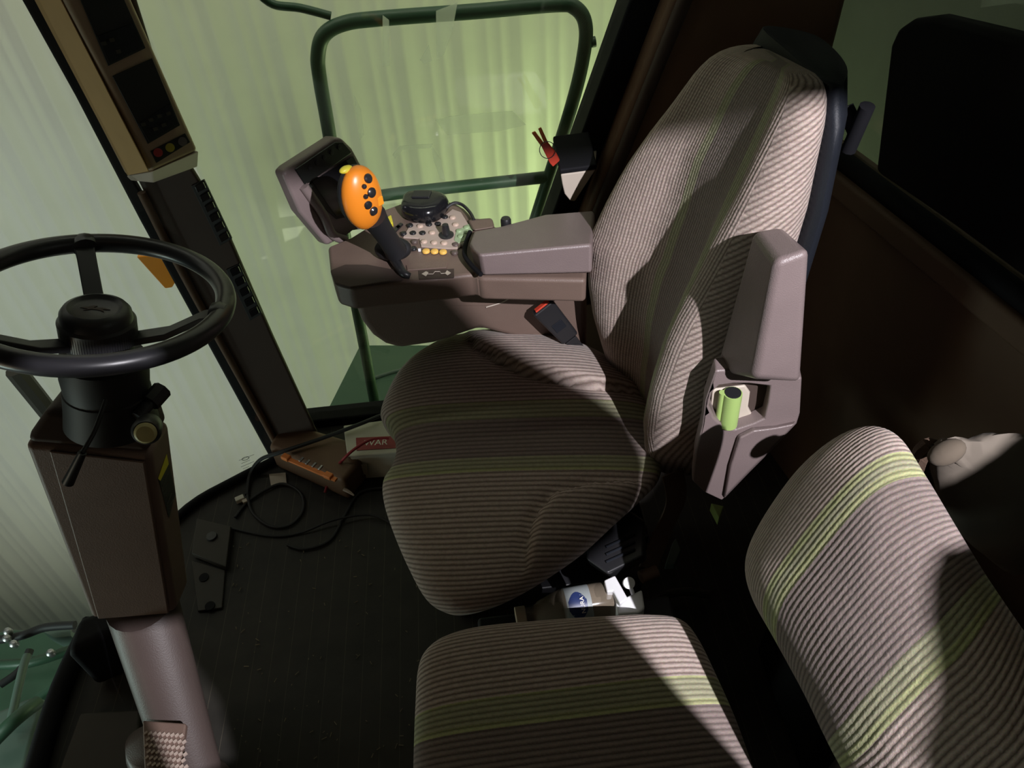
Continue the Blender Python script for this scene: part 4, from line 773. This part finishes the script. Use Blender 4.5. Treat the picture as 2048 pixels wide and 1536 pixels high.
bm = MB(); q_ = [onz(*p, -.65) for p in ((85, 1262), (140, 1258), (142, 1272), (110, 1276))]; prism(bm, q_, (0, 0, -.06)); obj('bright_flap', bm, 'green_pale', hz)
bm = MB(); tube(bm, [onz(-30, 1500, -.5), onz(30, 1440, -.46), onz(75, 1405, -.5)], .02, n=12); tube(bm, [onz(-20, 1330, -.62), onz(60, 1325, -.6), onz(140, 1300, -.62)], .016); obj('pipe', bm, 'green_paint', hz)
for q in ((14, 1262), (12, 1276), (26, 1287), (100, 1305)):
    bm = MB(); lathe(bm, onz(*q, -.57), (.2, -.3, 1), [(0, -.02), (.012, -.02), (.012, 0), (.007, .004), (0, .005)], 10); obj('bolt', bm, 'steel', hz)
bm = MB(); p = ony(30, 740, 1.75); q_ = ony(118, 850, 1.75); tube(bm, [p, q_], .028, n=8, smooth=0); tag(obj('mirror_post', bm, 'grey', None), 'grey exterior post seen through the windscreen behind the steering wheel', 'post')
# film patches painting window reflections and smears, and the glass maker mark
def reflection_smear(pts, nm='reflection_smear'):
    bm = MB(); prism(bm, G(pts, ony, 1.611), (0, .001, 0)); return obj(nm, bm, 'reflection_smear', win1)
reflection_smear([(870, 240), (905, 232), (1025, 222), (1052, 250), (1000, 262), (895, 270)]); reflection_smear([(872, 22), (915, 5), (905, 60), (888, 110), (873, 118)]); reflection_smear([(840, 120), (858, 90), (864, 122), (848, 130)])
reflection_smear([(765, 30), (778, 40), (780, 130), (766, 134)]); reflection_smear([(785, 310), (800, 292), (865, 288), (862, 296), (805, 300), (790, 318)]); reflection_smear([(862, 290), (882, 320), (890, 360), (880, 358), (868, 322)]); reflection_smear([(708, 190), (722, 220), (728, 270), (720, 280)])
mk2 = MB(); gy = 1.47
for q in ([(478, 921), (508, 909)], [(483, 927), (500, 920)], [(482, 934), (508, 923)], [(486, 938), (498, 933)]): tube(mk2, G(q, ony, gy), .0007, n=4, smooth=0)
tube(mk2, G([(491+7*math.cos(a), 917-3*math.sin(a)-2*math.cos(a)) for a in np.linspace(0, 2*math.pi, 16)], ony, gy), .0011, n=4, smooth=0)
# rear tank
bm = MB(); prism(bm, [(1.35, -1, -.2), (1.35, 3.2, -.2), (1.35, 3.2, 2.2), (1.35, -1, 2.2)], (.05, 0, 0)); tag(obj('grain_tank', bm, 'tank', None), 'dim grey green tank wall behind the rear window', 'tank')
obj_mark = obj('maker_mark', mk2, 'ink', None); tag(obj_mark, 'tiny grey glass maker mark low on the windscreen corner', 'mark')

# ================================================================== LIGHT
def light(name, kind, loc, energy, col, **kw):
    l = bpy.data.lights.new(name, kind); l.energy = energy; l.color = col
    for k, v in kw.items(): setattr(l, k, v)
    o = bpy.data.objects.new(name, l); COL.objects.link(o); o.location = loc; return o
def aim(o, p): o.rotation_euler = (Vector(p)-Vector(o.location)).to_track_quat('-Z', 'Y').to_euler()
lx = light('hand_torch', 'POINT', (.725, -.58, 2.08), 285, (.975, .945, 1), shadow_soft_size=.008)
o = light('wall_fill_high', 'AREA', (-.9, 1.80, 1.98), 24, (1, .99, .86), shape='RECTANGLE', size=6, size_y=.15); aim(o, (-.9, 2.85, .9))  # added strip light brightening the upper outside wall
o = light('wall_fill_low', 'AREA', (-.9, 1.75, -2.2), 10, (1, .99, .86), shape='RECTANGLE', size=6, size_y=.3); aim(o, (-.9, 2.85, -.2))  # added from below so the outside wall is evenly bright
o = light('wall_fill_front', 'SPOT', (-4.2, .4, 1.4), 210, (.84, .96, 1), spot_size=math.radians(52), spot_blend=1, shadow_soft_size=.4); aim(o, (-2.2, 2.85, -.5))  # added spot for the left outside wall, cone kept off the cab
o = light('green_bounce_fill', 'AREA', (1.05, 2.12, -.45), 17, (.80, 1, .50), size=.45); aim(o, (.25, 2.85, .25))  # added green light standing in for bounce off the machine's painted side
o = light('tank_fill', 'SPOT', (.95, 2.3, 1.95), 1.5, (.95, 1, .9), spot_size=math.radians(70), spot_blend=1, shadow_soft_size=.1); aim(o, (1.36, 2.15, .7))  # added dim light so the tank shows behind the rear glass
o = light('machine_fill', 'AREA', (-2.3, .3, -.1), 14, (.8, 1, .92), size=.5); aim(o, (-1.4, .9, -.8))  # added to brighten the machine parts below the windscreen
o = light('cabin_fill', 'AREA', (-.45, .45, 1.8), .06, (1, .68, .40), size=.4); aim(o, (-.3, .9, 0))  # added faint warm ambient for the cab, not a real fixture
o = light('seat_front_fill', 'AREA', (-1.75, .15, .55), 1.3, (1, .76, .50), size=.4); aim(o, (0, .8, .42))  # added low warm fill for the seat fronts and column side
w = bpy.data.worlds.new('night'); S.world = w; w.use_nodes = True; w.node_tree.nodes['Background'].inputs[0].default_value = (.5, .55, .5, 1); w.node_tree.nodes['Background'].inputs[1].default_value = .02
S.view_settings.view_transform = 'Standard'; S.view_settings.look = 'None'; S.view_settings.gamma = 1; S.view_settings.exposure = 0; S.view_settings.use_curve_mapping = False
S.cycles.max_bounces = 8; S.cycles.transparent_max_bounces = 12
